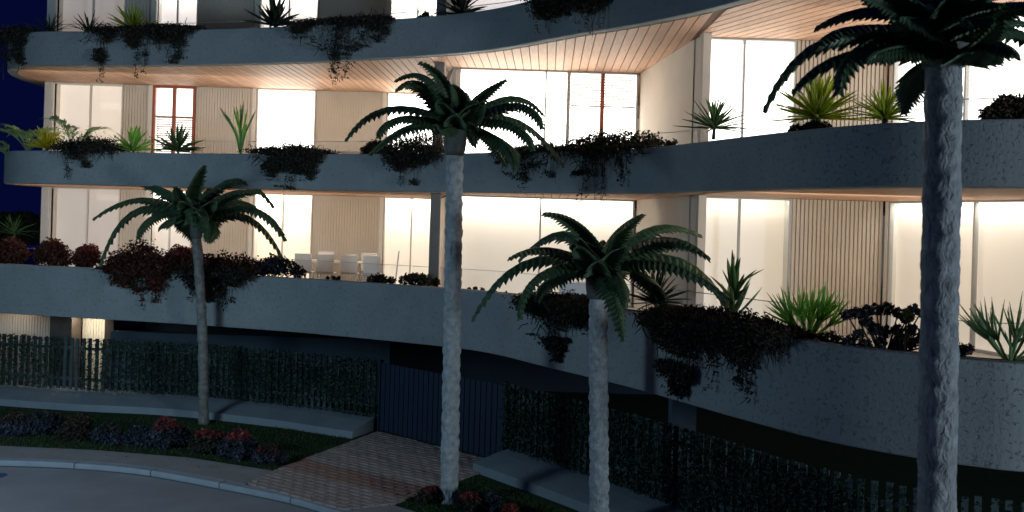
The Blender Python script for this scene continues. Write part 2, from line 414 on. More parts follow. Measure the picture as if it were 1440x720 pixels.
PICK = mat('fence_picket_paint', (0.07, 0.105, 0.11), 0.6, 0.2, 6)
def picket_fence(C, label, seed):
    root = empty('picket_fence', (C[len(C) // 2][0], C[len(C) // 2][1], 0)); tag(root, label, 'fence'); off = Vector(root.location)
    b = MB(); b.box(-.045, .045, -.02, .02, 0.5, 1.92); pm = b.mesh('picket'); pm.materials.append(PICK)
    P = resample(C, 0.19); Nn = normals(P)
    for p, n in zip(P, Nn):
        o = put('picket', pm, root); o.location = (p[0] - off.x, p[1] - off.y, random.uniform(-.02, .02))
        o.rotation_euler = (random.uniform(-.01, .01), random.uniform(-.012, .012), math.atan2(-n[0], n[1]))
    for z in (0.75, 1.6):
        o = ribbon(C, 0.025, 0.06, z, z + .07, 'rail', PICK, root, False); o.location = -off
    return root
picket_fence(FC, 'dark picket fence overgrown with ivy, left of the blue gate', 1)
picket_fence(FR, 'dark picket fence overgrown with ivy, under the right balcony', 2)

IVY = mat('ivy_leaf', (0.02, 0.05, 0.03), 0.6, 0.3, 3, island=[(0.010, 0.022, 0.012), (0.022, 0.05, 0.028), (0.04, 0.075, 0.04), (0.015, 0.03, 0.02)], spec=0.4)
def leaf_cloud(pts, size, name, m, parent=None, seed=0, flat=0.5, orient=None):
    """many small folded leaves at the given points, each leaf two facets"""
    rng = np.random.default_rng(seed); P = np.asarray(pts, float); n = len(P)
    a = rng.normal(size=(n, 3)); a /= np.linalg.norm(a, axis=1)[:, None]
    b = rng.normal(size=(n, 3)); b -= (a * b).sum(1)[:, None] * a; b /= np.linalg.norm(b, axis=1)[:, None]
    c = np.cross(a, b); s = size * rng.uniform(.55, 1.35, (n, 1))
    V = np.empty((n, 4, 3)); V[:, 0] = P - a * s; V[:, 1] = P + b * s * .55 + c * s * .22; V[:, 2] = P + a * s; V[:, 3] = P - b * s * .55 + c * s * .22
    F = np.arange(n * 4).reshape(n, 4)
    me = bpy.data.meshes.new(name); me.vertices.add(n * 4); me.vertices.foreach_set('co', V.ravel())
    T = np.empty((n * 2, 3), int); T[0::2] = F[:, [0, 1, 2]]; T[1::2] = F[:, [0, 2, 3]]
    me.loops.add(n * 6); me.loops.foreach_set('vertex_index', T.ravel()); me.polygons.add(n * 2)
    me.polygons.foreach_set('loop_start', np.arange(0, n * 6, 3)); me.polygons.foreach_set('loop_total', np.full(n * 2, 3))
    me.update(); me.validate()
    o = put(name, me, parent, m)
    if parent: o['kind'] = 'stuff'
    return o
def ivy(C, n, label, seed, thin=None):
    rng = random.Random(seed); P = resample(C, 0.19); N = normals(P); pts = []
    for i in range(n):
        k = rng.randrange(len(P)); z = 0.5 + 1.42 * rng.random() ** 0.9
        dens = noise.noise(Vector((P[k][0] * .9, z * 1.2, seed))) + 0.55
        if thin and thin(P[k][0], z, rng): continue
        if rng.random() > dens + .35: continue
        u = rng.gauss(0, .035) if rng.random() < .8 else rng.gauss(0, .09)
        d = -0.035 - abs(rng.gauss(0, .03)); n_ = N[k]
        pts.append((P[k][0] + n_[1] * u + n_[0] * d, P[k][1] - n_[0] * u + n_[1] * d, z + rng.gauss(0, .02)))
    o = leaf_cloud(pts, 0.032, 'ivy', IVY, seed=seed); return tag(o, label, 'ivy', kind='stuff')
ivy(FC, 26000, 'dark green ivy covering the fence left of the blue gate', 3, lambda x, z, r: (-12.42 < x < -11.8) and r.random() < .97)
ivy(FR, 27000, 'dark green ivy covering the fence under the right balcony', 4, lambda x, z, r: x > 4.6 and r.random() < min(.80, (x - 4.9) * .7 + (z - 1.3) * .5))

def Line(p0, p1):
    p0 = Vector(p0); p1 = Vector(p1); t = (p1 - p0).normalized(); n = Vector((-t.y, t.x))
    f = lambda u, d: tuple(p0 + t * u + n * d)
    return f, (p1 - p0).length
def lbox(mb, f, u0, u1, d0, d1, z0, z1): mb.prism([f(u0, d0), f(u1, d0), f(u1, d1), f(u0, d1)], z0, z1)
GATEM = mat('gate_navy', (0.018, 0.034, 0.062), 0.55, 0.12, 4)
f, Lg = Line((-3.2, 23.14), (-0.03, 20.46))
gate = empty('driveway_gate', (*f(Lg / 2, 0), 0.13)); tag(gate, 'dark blue gate of upright boards closing the brick driveway', 'gate'); go = -Vector(gate.location)
ng = 24; wb = (Lg - .12) / ng
for i in range(ng):
    b = MB(); lbox(b, f, .06 + i * wb + .012, .06 + (i + 1) * wb - .012, 0, .03, .2, 1.88); o = b.build('board', GATEM, gate); o.location = go
for nm, args in (('post', (0, .055, -.03, .08, .13, 1.95)), ('post', (Lg - .055, Lg, -.03, .08, .13, 1.95)), ('rail', (.056, Lg - .056, .032, .07, .3, .4)), ('rail', (.056, Lg - .056, .032, .07, 1.7, 1.8))):
    b = MB(); lbox(b, f, *args); o = b.build(nm, GATEM, gate); o.location = go

# ------------------------------------------------------------------ the building
bld = empty('apartment_building', (0, 20, 0))
tag(bld, 'white apartment building with curved planted balconies and brightly lit windows', 'building')
bld.location = (0, 0, 0)
for k, L_ in LEV.items():
    C = L_['curve']
    ribbon(C, 0, 0.24, L_['zb'], L_['zt'], 'parapet', STUCCO, bld)
    inner = [p for p in offset(C, 0.242)]
    b = MB(); b.prism(inner, L_['zb'] + .034, L_['floor']); b.build('floor_slab', [FLOOR], bld)
    if k == 2:
        b = MB(); b.prism(inner, L_['zb'] + .018, L_['zb'] + .031); b.build('undercroft_shade_sheet', mat('ceiling_shade', (.035, .035, .04), .9, .2), bld)  # dark sheet below the slab: the undercroft's shade put into its colour
    ribbon(C[24:-80], 0.243, 0.95, L_['floor'] + .002, L_['zt'] - .07, 'planter_bed', SOIL, bld, False)
    # frameless glass balustrade behind the plants
    G = resample(offset(C, 1.0), 0.2); G = [p for p in G if p[1] < 27 and p[0] < 9.5]
    seg = 8
    for i in range(0, len(G) - 2, seg):
        part = G[i:i + seg + 1]
        if len(part) < 3: continue
        part = [tuple(Vector(part[0]).lerp(Vector(part[1]), .08))] + part[1:-1] + [tuple(Vector(part[-1]).lerp(Vector(part[-2]), .08))]
        ribbon(part, 0, 0.012, L_['floor'] + .01, L_['zt'] + .40, 'glass_panel', GLASS, bld, False)
    ribbon(G, -0.006, 0.018, L_['zt'] + .402, L_['zt'] + .414, 'glass_top_edge', FRAMEW, bld, False)
b = MB(); b.prism(offset(B4, 0.0), 12.64, 13.4); b.build('unseen_roof_slab', STUCCO, bld)  # unseen slab over the top floor, added to block cool light from above

# wooden soffits: boards one by one under the upper balcony, joined under the lower one
def strips(poly, d, pitch, gap=.008):
    """board outlines where strips along direction d cross a polygon"""
    d = Vector(d).normalized(); n = Vector((d.y, -d.x)); us = [Vector(p).dot(n) for p in poly]; out = []
    def cross(u):
        r = []
        for i in range(len(poly)):
            a = Vector(poly[i - 1]); b_ = Vector(poly[i]); ua = a.dot(n) - u; ub = b_.dot(n) - u
            if (ua > 0) != (ub > 0): r.append((a + (b_ - a) * (ua / (ua - ub))).dot(d))
        return sorted(r)
    u = min(us) + .01
    while u + pitch < max(us):
        a = cross(u + gap); c = cross(u + pitch - gap)
        if len(a) == len(c):
            for i in range(0, len(a) - 1, 2):
                pts = [n * (u + gap) + d * a[i], n * (u + pitch - gap) + d * c[i], n * (u + pitch - gap) + d * c[i + 1], n * (u + gap) + d * a[i + 1]]
                if min(a[i + 1] - a[i], c[i + 1] - c[i]) > .03: out.append([tuple((p - n * 0)) for p in pts])
        u += pitch
    return out
def perp(poly, d, pitch): return strips(poly, d, pitch)
for lev, C in ((3, B4), (2, B3)):
    S = offset(C, 0.26); zc = CEIL[lev]
    front = [p for p in S if p[1] < 30]
    Lp = [p for p in front if p[0] < 3.66 and p[1] > 14]; Rp = [p for p in front if 3.68 < p[0] < 12]
    regL = Lp + [(3.66, 18.95), (3.2, 23.6), (-1.7, 23.6), (-2.35, 28.6), (-14.4, 28.6), (-14.4, 30)]
    regR = [(3.68, 18.9)] + Rp + [(9.6, 14.5), (7.75, 18.9)]
    boards = [(p, 0) for p in strips(regL, (0.04, 1), 0.2, .010)] + [(p, 1) for p in strips(regR, (-0.45, 1), 0.235, .015)]
    b = MB(); b.prism([p for p in offset(C, .25) if p[1] < 30] + [(14, 30)], zc - .001 - .012, zc - .001)
    sof = b.build('soffit', SOFBACK, bld)
    joined = MB()
    for q, s_ in boards:
        if lev == 3:
            b = MB(); b.prism(q, zc - .034, zc - .0135); b.build('soffit_board', WOOD, sof)
        else: joined.prism(q, zc - .034, zc - .0135)
    if lev == 2: o = joined.build('soffit_boards', WOOD, sof); o['kind'] = 'stuff'

# facades
def panel(f, u0, u1, z0, z1, m=FLUTE, pitch=.083, flutes=True, gap=.009, deep=.02):
    b = MB(); lbox(b, f, u0, u1, 0.06, 0.25, z0, z1)
    if flutes:
        n = max(1, int((u1 - u0) / pitch)); p = (u1 - u0) / n
        for i in range(n): lbox(b, f, u0 + i * p + gap, u0 + (i + 1) * p - gap, 0.058 - deep, 0.058, z0, z1 - .002)
    return b.build('fluted_panel' if flutes else 'wall_panel', m, bld)
def window(f, u0, u1, z0, z1, mull, scr, strip=0.0, scol=(1, .93, .8), frame=FRAMEW, deep=0.5, blind=None, fw=.035, midrail=None, centre=None):
    b = MB()
    lbox(b, f, u0, u0 + fw, -.03, .07, z0, z1); lbox(b, f, u1 - fw, u1, -.03, .07, z0, z1)
    lbox(b, f, u0 + fw, u1 - fw, -.03, .07, z1 - fw, z1); lbox(b, f, u0 + fw, u1 - fw, -.03, .07, z0, z0 + fw * 1.5)
    win = b.build('window', frame, bld)
    for mu in mull:
        b = MB(); tk = .05 if (fw > .05 or centre) else .02; lbox(b, f, mu - tk, mu + tk, -.028, .068, z0 + fw * 1.5, z1 - fw); b.build('mullion', centre or frame, win)
    edges = [u0 + fw] + list(mull) + [u1 - fw]
    for a, c in zip(edges, edges[1:]):
        b = MB(); lbox(b, f, a + .02, c - .02, .015, .023, z0 + fw * 1.5, z1 - fw); b.build('pane', GLASS, win)
        if midrail:
            b = MB(); lbox(b, f, a + .02, c - .02, -.02, .05, midrail - .018, midrail + .018); b.build('crossbar', frame, win)
        if blind:
            b = MB(); z = blind[0]
            while z < blind[1]:
                b.poly([(*f(a + .03, .10), z), (*f(c - .03, .10), z), (*f(c - .03, .135), z + .04), (*f(a + .03, .135), z + .04)]); z += .07
            o = b.build('blind', BLIND, win); o['kind'] = 'stuff'
    b = MB(); lbox(b, f, u0 - .01, u0, .072, deep, z0, z1); lbox(b, f, u1, u1 + .01, .072, deep, z0, z1)
    lbox(b, f, u0, u1, .072, deep, z1 - .01, z1); lbox(b, f, u0, u1, .072, deep, z0 - .01, z0); b.build('window_reveal', REVEAL, win)
    b = MB(); lbox(b, f, u0 - .01, u1 + .01, deep + .003, deep + .02, z0 - .01, z1); b.build('curtain', scr, win)
    if strip:
        l = bpy.data.lights.new('led_strip', 'AREA'); l.shape = 'RECTANGLE'; l.size = (u1 - u0) * .96; l.size_y = .05; l.energy = strip * (u1 - u0); l.color = scol
        o = bpy.data.objects.new('led_strip', l); COL.objects.link(o)
        p = Vector((*f((u0 + u1) / 2, deep * .38), z1 - .05)); q = Vector((*f((u0 + u1) / 2, deep), z1 - .34))
        o.location = p; t = (q - p).normalized(); a = Vector((*f(1, 0), 0)) - Vector((*f(0, 0), 0))
        zax = -t; xax = a.normalized(); yax = zax.cross(xax)
        o.matrix_world = Matrix(((xax.x, yax.x, zax.x, p.x), (xax.y, yax.y, zax.y, p.y), (xax.z, yax.z, zax.z, p.z), (0, 0, 0, 1)))
        o.parent = bld
    return win
def jamb(f, u0, u1, z0, z1, m=FRAMEW, d0=-.05, d1=.25): b = MB(); lbox(b, f, u0, u1, d0, d1, z0, z1); return b.build('jamb', m, bld)

S_WHITE = screen('white', (1.0, 0.95, 0.84), 2.6)
S_WHITE2 = screen('bright', (1.0, 0.95, 0.84), 5.2)
S_WHITE3 = screen('bright_right', (1.0, 0.95, 0.84), 2.9)
S_DIM = screen('dim', (0.95, 0.76, 0.58), 0.62)
S_DIM2 = screen('dimmer', (0.9, 0.72, 0.6), 0.26)
S_CREAM = screen('cream', (1.0, 0.82, 0.60), 0.50)
S_CREAM_R = screen('cream_right', (1.0, 0.84, 0.62), 0.36)
S_PEACH = screen('peach', (1.0, 0.72, 0.45), 0.72)
S_PINK = screen('pink', (0.95, 0.74, 0.62), 0.34)
S_L4 = screen('upper', (1.0, 0.9, 0.88), 0.62)

for lev in (2, 3, 4):
    z0 = LEV[lev]['floor'] + .003; z1 = CEIL[lev] - .038
    fl, LL = Line((-14.5, 28.5), (-2.3, 28.5)); X = lambda x: x + 14.5
    jamb(fl, X(-14.5), X(-14.28), z0, z1)
    spec = {2: dict(A=(S_DIM2, 0, [-13.1]), B=(S_PINK, 17, [-10.55]), C=(S_PEACH, 30, [-7.06]), D=(S_CREAM, 22, [-3.1])),
            3: dict(A=(S_DIM, 0, [-13.1]), B=(S_WHITE, 0, [-10.52]), C=(S_WHITE2, 0, []), D=(S_WHITE2, 0, [])),
            4: dict(A=(S_DIM2, 0, [-13.1]), B=(S_L4, 7, [-10.5]), C=(S_L4, 9, [-7.06]), D=(S_L4, 18, [-3.1]))}[lev]
    for key, (a, c) in dict(A=(-14.28, -12.1), B=(-11.18, -9.87), C=(-7.96, -6.16), D=(-3.95, -2.3)).items():
        s_, st, mu = spec[key]
        if lev == 3 and key == 'B':
            window(fl, X(a), X(c), z0, z1, [X(m_) for m_ in mu], s_, 0, frame=REDF, fw=.075, midrail=8.42, blind=(6.7, 8.40))
        else: window(fl, X(a), X(c), z0, z1, [X(m_) for m_ in mu], s_, st)
    for a, c in ((-12.1, -11.3), (-9.87, -8.1), (-6.16, -4.08)):
        panel(fl, X(a), X(c), z0, z1); jamb(fl, X(c), X(c) + .12, z0, z1)
    # side of the recess
    fs, Ls = Line((-2.298, 28.7), (-1.66, 23.52)); panel(fs, 0, Ls, z0, z1, PLASTER, flutes=False)
    # middle bay
    fm, Lm = Line((-1.62, 23.5), (3.15, 23.5)); X = lambda x: x + 1.62
    jamb(fm, X(-1.62), X(-1.57), z0, z1, FRAMEG)
    if lev == 3:
        window(fm, X(-1.57), X(1.33), z0, z1, [X(.76)], S_WHITE2, 0, frame=FRAMEG)
        window(fm, X(1.345), X(3.1), z0, z1, [X(2.2)], S_WHITE2, 0, frame=FRAMEG, fw=.04, midrail=8.5, blind=(8.55, 9.28), centre=REDF)
    elif lev == 2: window(fm, X(-1.57), X(3.1), z0, z1, [X(.72)], S_CREAM_R, 9, frame=FRAMEG)
    else: window(fm, X(-1.57), X(3.1), z0, z1, [X(.72)], S_L4, 10, frame=FRAMEG)
    # return wall and its end fin
    fr, Lr = Line((3.67, 18.72), (3.15, 23.46)); b = MB(); lbox(b, fr, 0.3, Lr, -.14, 0, z0, z1); b.build('return_wall', PLASTER, bld)
    for i, u in enumerate((0.0, .13)):
        b = MB(); lbox(b, fr, u - .35, u - .24, -.15, .01, z0, z1); b.build('wall_fin', FLUTE, bld)
    b = MB(); lbox(b, fr, -.1, .29, -.12, -.02, z0, z1); b.build('wall_fin', FLUTE, bld)
    # right bay
    fg, Lg2 = Line((3.72, 18.8), (7.62, 18.8)); X = lambda x: x - 3.72
    Sr = {2: (S_CREAM_R, 2), 3: (S_WHITE3, 0), 4: (S_L4, 8)}[lev]
    window(fg, X(3.76), X(5.68), z0, z1, [X(4.62)], Sr[0], Sr[1], frame=FRAMEG)
    panel(fg, X(5.69), X(7.55), z0, z1, gap=.013, deep=.05)
    fh, Lh = Line((7.6, 18.75), (9.55, 13.4)); jamb(fh, 0, .07, z0, z1)
    mh = {2: 2.2, 3: 1.9, 4: 2.0}[lev]
    window(fh, .08, Lh - .3, z0, z1, [mh, mh + 2.1], Sr[0] if lev != 2 else S_CREAM_R, {2: 6, 3: 0, 4: 8}[lev], frame=FRAMEG, deep=.2)
    fe, Le = Line((9.6, 13.2), (14.4, 17.5)); panel(fe, 0, Le, z0, z1)
    # slender column at the recess
    b = MB(); b.box(-2.02, -1.78, 22.75, 23.0, z0, z1); b.build('column', mat('grey_column', (.2, .2, .2), .7, .08), bld)
    b = MB(); b.box(-14.52, -14.3, 28.78, 33.5, z0, z1); b.build('end_wall', PLASTER, bld)
    b = MB(); b.box(-14.3, 14, 33.3, 33.5, z0, z1); b.build('rear_wall', PLASTER, bld)

# undercroft
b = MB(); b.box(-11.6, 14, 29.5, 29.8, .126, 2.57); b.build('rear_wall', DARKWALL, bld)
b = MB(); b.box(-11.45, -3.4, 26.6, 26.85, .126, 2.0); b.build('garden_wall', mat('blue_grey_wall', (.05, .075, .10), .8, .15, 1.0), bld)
GCOL = mat('undercroft_column', (.10, .08, .07), .8, .2)
for (x0, x1, y0, y1, m_) in ((-13.25, -12.62, 26.7, 27.3, GCOL), (3.05, 3.5, 17.0, 17.4, mat('pale_column', (.08, .11, .14), .8, .1)), (-11.75, -11.5, 26.9, 27.2, GCOL)):
    b = MB(); b.box(x0, x1, y0, y1, .126, 2.57); b.build('column', m_, bld)
f, L2_ = Line((-18, 27.6), (-11.9, 27.6)); panel(f, 0, 4.75, 0.13, 2.57)
f, L3_ = Line((-12.7, 27.5), (-11.9, 27.4)); panel(f, 0, .8, 0.13, 2.57, mat('entrance_panel', (.78, .74, .64), .7, .05))
l = area('entrance_lamp', (-12.25, 26.75, 2.45), (-12.25, 27.4, 1.0), .4, .2, 15, (1, .86, .64)); l.parent = bld
l = area('entrance_lamp', (-14.6, 26.9, 2.45), (-14.8, 27.5, 1.5), .8, .2, 4, (1, .8, .6)); l.parent = bld

# ------------------------------------------------------------------ palms
TRUNKA = bark('palm_bark_carved', (0.42, 0.455, 0.47)); TRUNKB = mat('palm_bark_ringed', (0.21, 0.21, 0.20), .8, .45, 8, bump=.03, bscale=12)
FRONDM = mat('palm_frond', (0.065, 0.125, 0.06), 0.42, 0.45, 7, bump=0.004, bscale=30, trans=0.10, spec=0.5)
BOOT = mat('palm_boot', (0.11, 0.12, 0.11), 0.7, .3, 6, bump=.01, bscale=20)
def frond_mesh(P, width, teeth, rng):
    """arched folded blade with serrated leaflets; P three points of a quadratic arc"""
    S, Mid, T = P; Ct = Mid * 2 - (S + T) * .5
    pos = lambda t: S * (1 - t) ** 2 + Ct * 2 * t * (1 - t) + T * t * t
    tan = lambda t: ((Ct - S) * (1 - t) + (T - Ct) * t).normalized()
    n = teeth * 2; mb = MB(); rows = []
    ph = rng.uniform(-.5, .5)
    for i in range(n + 1):
        t = i / n; p = pos(t); tg = tan(t); side = tg.cross(Vector((0, 0, 1)))
        if side.length < .15: side = tg.cross(Vector((0.3, 1, 0)))
        side.normalize(); side = (Matrix.Rotation(ph * t + ph * .3, 3, tg) @ side); up = side.cross(tg).normalized()
        if up.z < 0 and abs(tg.z) < .8: up = -up
        w_ = width * 1.02 * min(1, (t + .04) / .22) ** .6 * (1 - t * .97) ** .62; tooth = i % 2
        jag = rng.uniform(.85, 1.2)
        r = [p + up * .012]
        for sg in (-1, 1):
            m1 = p + side * sg * w_ * .30 + up * (-.10 * w_ + (.022 if tooth else -.012))
            m2 = p + side * sg * w_ * .62 - up * (.30 * w_ - (.02 if tooth else -.012)) + tg * (.01 if tooth else 0)
            o_ = p + side * sg * w_ * (1.04 * jag if tooth else .55) - up * w_ * (.74 * jag if tooth else .44) + tg * (width * .26 if tooth else -.01)
            r += [m1, m2, o_]
        rows.append(r)
    for r in rows: mb.v += [tuple(q) for q in r]
    for i in range(n):
        a = i * 7; b_ = a + 7
        for c0, c1 in ((0, 1), (1, 2), (2, 3), (0, 4), (4, 5), (5, 6)):
            mb.f.append((a + c0, b_ + c0, b_ + c1, a + c1)); mb.mi.append(0)
    me = bpy.data.meshes.new('frond'); me.from_pydata(mb.v, [], mb.f); me.update()
    rc = MB(); rc.tube([pos(k / 8) + Vector((0, 0, .008)) for k in range(9)], [.026 * (1 - .75 * k / 8) for k in range(9)], 5)
    off = len(me.vertices)
    me2 = bpy.data.meshes.new('frond'); me2.from_pydata(mb.v + rc.v, [], mb.f + [tuple(i + off for i in q) for q in rc.f]); me2.update()
    return me2
def palm(base, top, dia, Y, Z6, fronds, L, width, label, bark_m, seed, lean=0.0, teeth=19, bend=0.0, extra=(), carve=1.0):
    rng = random.Random(seed); root = empty('palm_tree', (base.x, base.y, base.z)); tag(root, label, 'palm tree')
    ofs = -Vector(root.location); b = MB(); n = 230; seg = 32; H = top.z - base.z
    for i in range(n + 1):
        t = i / n; c = base.lerp(top, t) + Vector((bend * math.sin(PI * t), 0, 0))
        r0 = dia / 2 * (1.06 - .08 * t + .18 * max(0, .03 - t) * 10) 
        ring = 1 + (.035 if carve > .5 else .09) * (math.sin(t * H * 9 + math.sin(t * 31)) ** 3)
        for k in range(seg):
            g = 2 * PI * k / seg; nn = noise.noise(Vector((math.cos(g) * 1.6, math.sin(g) * 1.6, t * H * 2.6 + seed)))
            n2 = noise.noise(Vector((math.cos(g + t * H * 3) * 3, math.sin(g + t * H * 3) * 3, t * H * 6)))
            zz = t * H + .05 * nn; d1 = abs(math.sin(2 * g + 12.5 * zz + .7 * nn)); d2 = abs(math.sin(2 * g - 12.5 * zz + .7 * n2))
            emb = (.14 * (max(d1, d2) ** 5) - .06) * carve
            r = r0 * ring * (1 + .03 * nn + .03 * n2 + emb)
            b.v.append((c.x + math.cos(g) * r, c.y + math.sin(g) * r, c.z))
    for i in range(n):
        for k in range(seg):
            k2 = (k + 1) % seg; b.f.append((i * seg + k, i * seg + k2, (i + 1) * seg + k2, (i + 1) * seg + k)); b.mi.append(0)
    b.f.append(tuple(range(n * seg, n * seg + seg))); b.mi.append(0)
    o = b.build('trunk', bark_m, root, True); o.location = ofs
    # swollen crown base
    b = MB(); pts = []; rs = []
    for k in range(9):
        t = k / 8; pts.append(top + Vector((0, 0, (-.26 if 17 < Y < 18 else (-.10 if Y > 10 else 0)) + t * .62))); rs.append(dia * (.50 + .20 * math.sin(PI * (.1 + .85 * t))) * (1 if t < .9 else .6))
    b.tube(pts, rs, 14); o = b.build('crown_base', BOOT, root, True); o.location = ofs
    cx_, cy_ = project(top + Vector((0, 0, .3)))
    kk = FPX / Y
    fronds = list(fronds) + [((cx_, cy_), (cx_ + a_ * kk * L * .16, cy_ - b_ * kk * L * .14), (cx_ + a_ * kk * L * .30, cy_ - b_ * kk * L * .20 + 4)) for a_, b_ in ((-.9, .5), (-.5, 1.1), (.1, 1.3), (.6, 1.1), (1, .5), (0, .6), (.35, .5))]
    for j, (s, m_, t_) in enumerate(fronds):
        S = at_depth(*s, Y); Mi = at_depth(*m_, Y); T = at_depth(*t_, Y)
        l = (Mi - S).length + (T - Mi).length; dd = math.sqrt(max(0.04, L * L - l * l)) * .8
        sg = -1 if (j % 2 == 0) else 1
        if len(extra) > j and extra[j]: sg = extra[j]
        Mi = at_depth(*m_, Y + sg * dd * .5); T = at_depth(*t_, Y + sg * dd)
        S = at_depth(*s, Y + sg * min(.1, dd * .2))
        me = frond_mesh((S, Mi, T), width * rng.uniform(.85, 1.15), teeth, rng)
        o = put('frond', me, root, FRONDM); o.location = ofs
        md = o.modifiers.new('thick', 'SOLIDIFY'); md.thickness = .014; md.offset = 0
    return root
def conv(lst, sc, ox, oy): return [tuple((x / sc + ox, y / sc + oy) for x, y in fr) for fr in lst]
F1 = [((266,303),(199,279),(130,309)), ((255,282),(224,264),(190,258)), ((269,285),(274,254),(287,233)), ((255,299),(184,299),(140,376)),
      ((253,297),(214,305),(194,336)), ((252,305),(266,324),(283,351)), ((262,276),(270,290),(272,315)), ((276,296),(332,252),(386,292)),
      ((285,292),(328,270),(366,271)), ((284,298),(322,282),(360,291)), ((286,312),(352,292),(402,339)), ((284,312),(350,305),(400,368)),
      ((290,305),(298,320),(291,340)), ((262,305),(237,310),(224,322)), ((270,300),(255,280),(246,262)), ((272,300),(290,275),(300,258)), ((270,290),(284,292),(290,318))]
F2 = conv([((720,390),(650,150),(495,35)), ((700,380),(540,130),(340,155)), ((670,400),(500,175),(345,215)), ((680,400),(290,325),(25,535)), ((650,420),(370,385),(235,510)),
      ((660,450),(430,440),(180,620)), ((770,390),(880,250),(1045,145)), ((780,400),(1070,255),(1280,370)), ((790,410),(1110,300),(1270,455)), ((820,430),(1130,410),(1410,700)),
      ((820,415),(1080,430),(1210,590)), ((830,430),(960,550),(1045,695)), ((880,460),(1050,570),(1095,715)), ((790,400),(825,470),(840,565)), ((740,390),(745,250),(700,180)),
      ((700,390),(600,250),(560,220)), ((760,400),(860,330),(900,280)), ((740,400),(790,290),(790,230)), ((720,420),(640,470),(600,430))], 4.5, 480, 80)
F3 = conv([((720,290),(590,120),(425,70)), ((700,300),(520,160),(305,300)), ((680,320),(450,240),(260,290)), ((660,320),(320,310),(80,590)), ((660,310),(400,370),(310,580)),
      ((660,330),(480,380),(400,490)), ((730,290),(780,160),(905,75)), ((760,290),(960,135),(1190,180)), ((780,290),(1010,190),(1230,290)), ((800,300),(1160,330),(1385,705)),
      ((800,330),(1050,320),(1340,500)), ((860,345),(965,420),(1010,560)), ((690,330),(760,450),(810,685)), ((770,300),(960,225),(1150,245)), ((740,320),(640,250),(600,190)),
      ((680,320),(560,330),(520,350)), ((740,330),(800,400),(820,520)), ((760,300),(820,210),(850,120)), ((700,300),(620,220),(560,215))], 1440/420, 640, 280)
F4 = conv([((1010,230),(400,205),(55,600)), ((1000,290),(500,290),(205,500)), ((980,240),(610,230),(450,500)), ((1020,120),(640,50),(330,155)), ((1000,180),(560,150),(350,240)),
      ((930,330),(850,430),(800,605)), ((1060,320),(1250,230),(1400,300)), ((1010,150),(900,-90),(640,-150)), ((1030,150),(1050,-130),(1000,-330)), ((1080,150),(1250,-90),(1500,-160)),
      ((1070,200),(1300,40),(1620,60)), ((1080,260),(1320,150),(1600,300)), ((1000,180),(800,30),(560,-30)), ((1010,150),(780,-20),(600,20)), ((1040,180),(1180,60),(1330,30)),
      ((1060,240),(1200,170),(1350,160)), ((980,280),(760,260),(600,330)), ((1040,160),(950,-20),(820,-40)), ((1050,160),(1150,-20),(1280,-60)), ((1040,220),(900,110),(760,110)),
      ((1060,300),(1180,240),(1300,120)), ((1050,200),(1250,120),(1450,130))], 1440/380, 1060, 0)
palm(Vector((-7.68, 23.5, .13)), at_depth(276, 330, 23.4), .235, 23.4, 0, F1, 2.75, .30, 'slim pale-trunked palm at left, growing from the flower bed lawn', TRUNKB, 11, bend=.06, carve=.35)
palm(Vector((-1.03, 17.6, .13)), at_depth(640, 200, 17.6), .315, 17.6, 0, F2, 2.35, .225, 'tall carved-bark palm in the middle, between the brick driveway and red bushes', TRUNKA, 12)
palm(at_depth(843, 752, 16.0), at_depth(841, 412, 16.0), .315, 16.0, 0, F3, 2.5, .25, 'shorter palm with wide drooping crown before the right-hand big lit window', TRUNKA, 13)
palm(at_depth(1309, 1180, 8.25), at_depth(1327, 95, 8.25), .31, 8.25, 0, F4, 1.5, .20, 'nearest palm at far right, its dark crown cut by the photo top', bark('palm_bark_near', (0.33, 0.355, 0.375)), 14, carve=.6)

tag(leaf_cloud([(p.x, p.y, .148 if inside(p, PAVPOLY) else .172) for p in LITTER if inside(p, PAVPOLY) or inside(p, DRV)], .022, 'leaf_litter', mat('litter', (.12, .08, .05), .9, .3, 5, island=[(.10, .06, .04), (.2, .15, .1), (.05, .06, .03)]), seed=77), 'small dry leaves scattered over the pavement and driveway', 'leaf litter', kind='stuff')
# ------------------------------------------------------------------ plants
def curve_at(lev, px, inward=0.35):
    C = LEV[lev]['curve']; zt = LEV[lev]['zt']; best = None; O_ = offset(C, inward); N = normals(C)
    for i in range(len(C) - 1):
        if O_[i][1] > 27.5 or O_[i][1] < 5 or O_[i][0] > 12: continue
        a = project((*O_[i], zt))[0]; b_ = project((*O_[i + 1], zt))[0]
        if (a <= px <= b_):
            t = (px - a) / max(1e-6, b_ - a)
            return Vector((O_[i][0] + (O_[i + 1][0] - O_[i][0]) * t, O_[i][1] + (O_[i + 1][1] - O_[i][1]) * t, zt)), Vector((*N[i], 0))
    if px < 200: i = next(k for k in range(len(C)) if O_[k][1] < 26.8); return Vector((*O_[i], zt)), Vector((*N[i], 0))
    return Vector((*O_[-180], zt)), Vector((0, 1, 0))

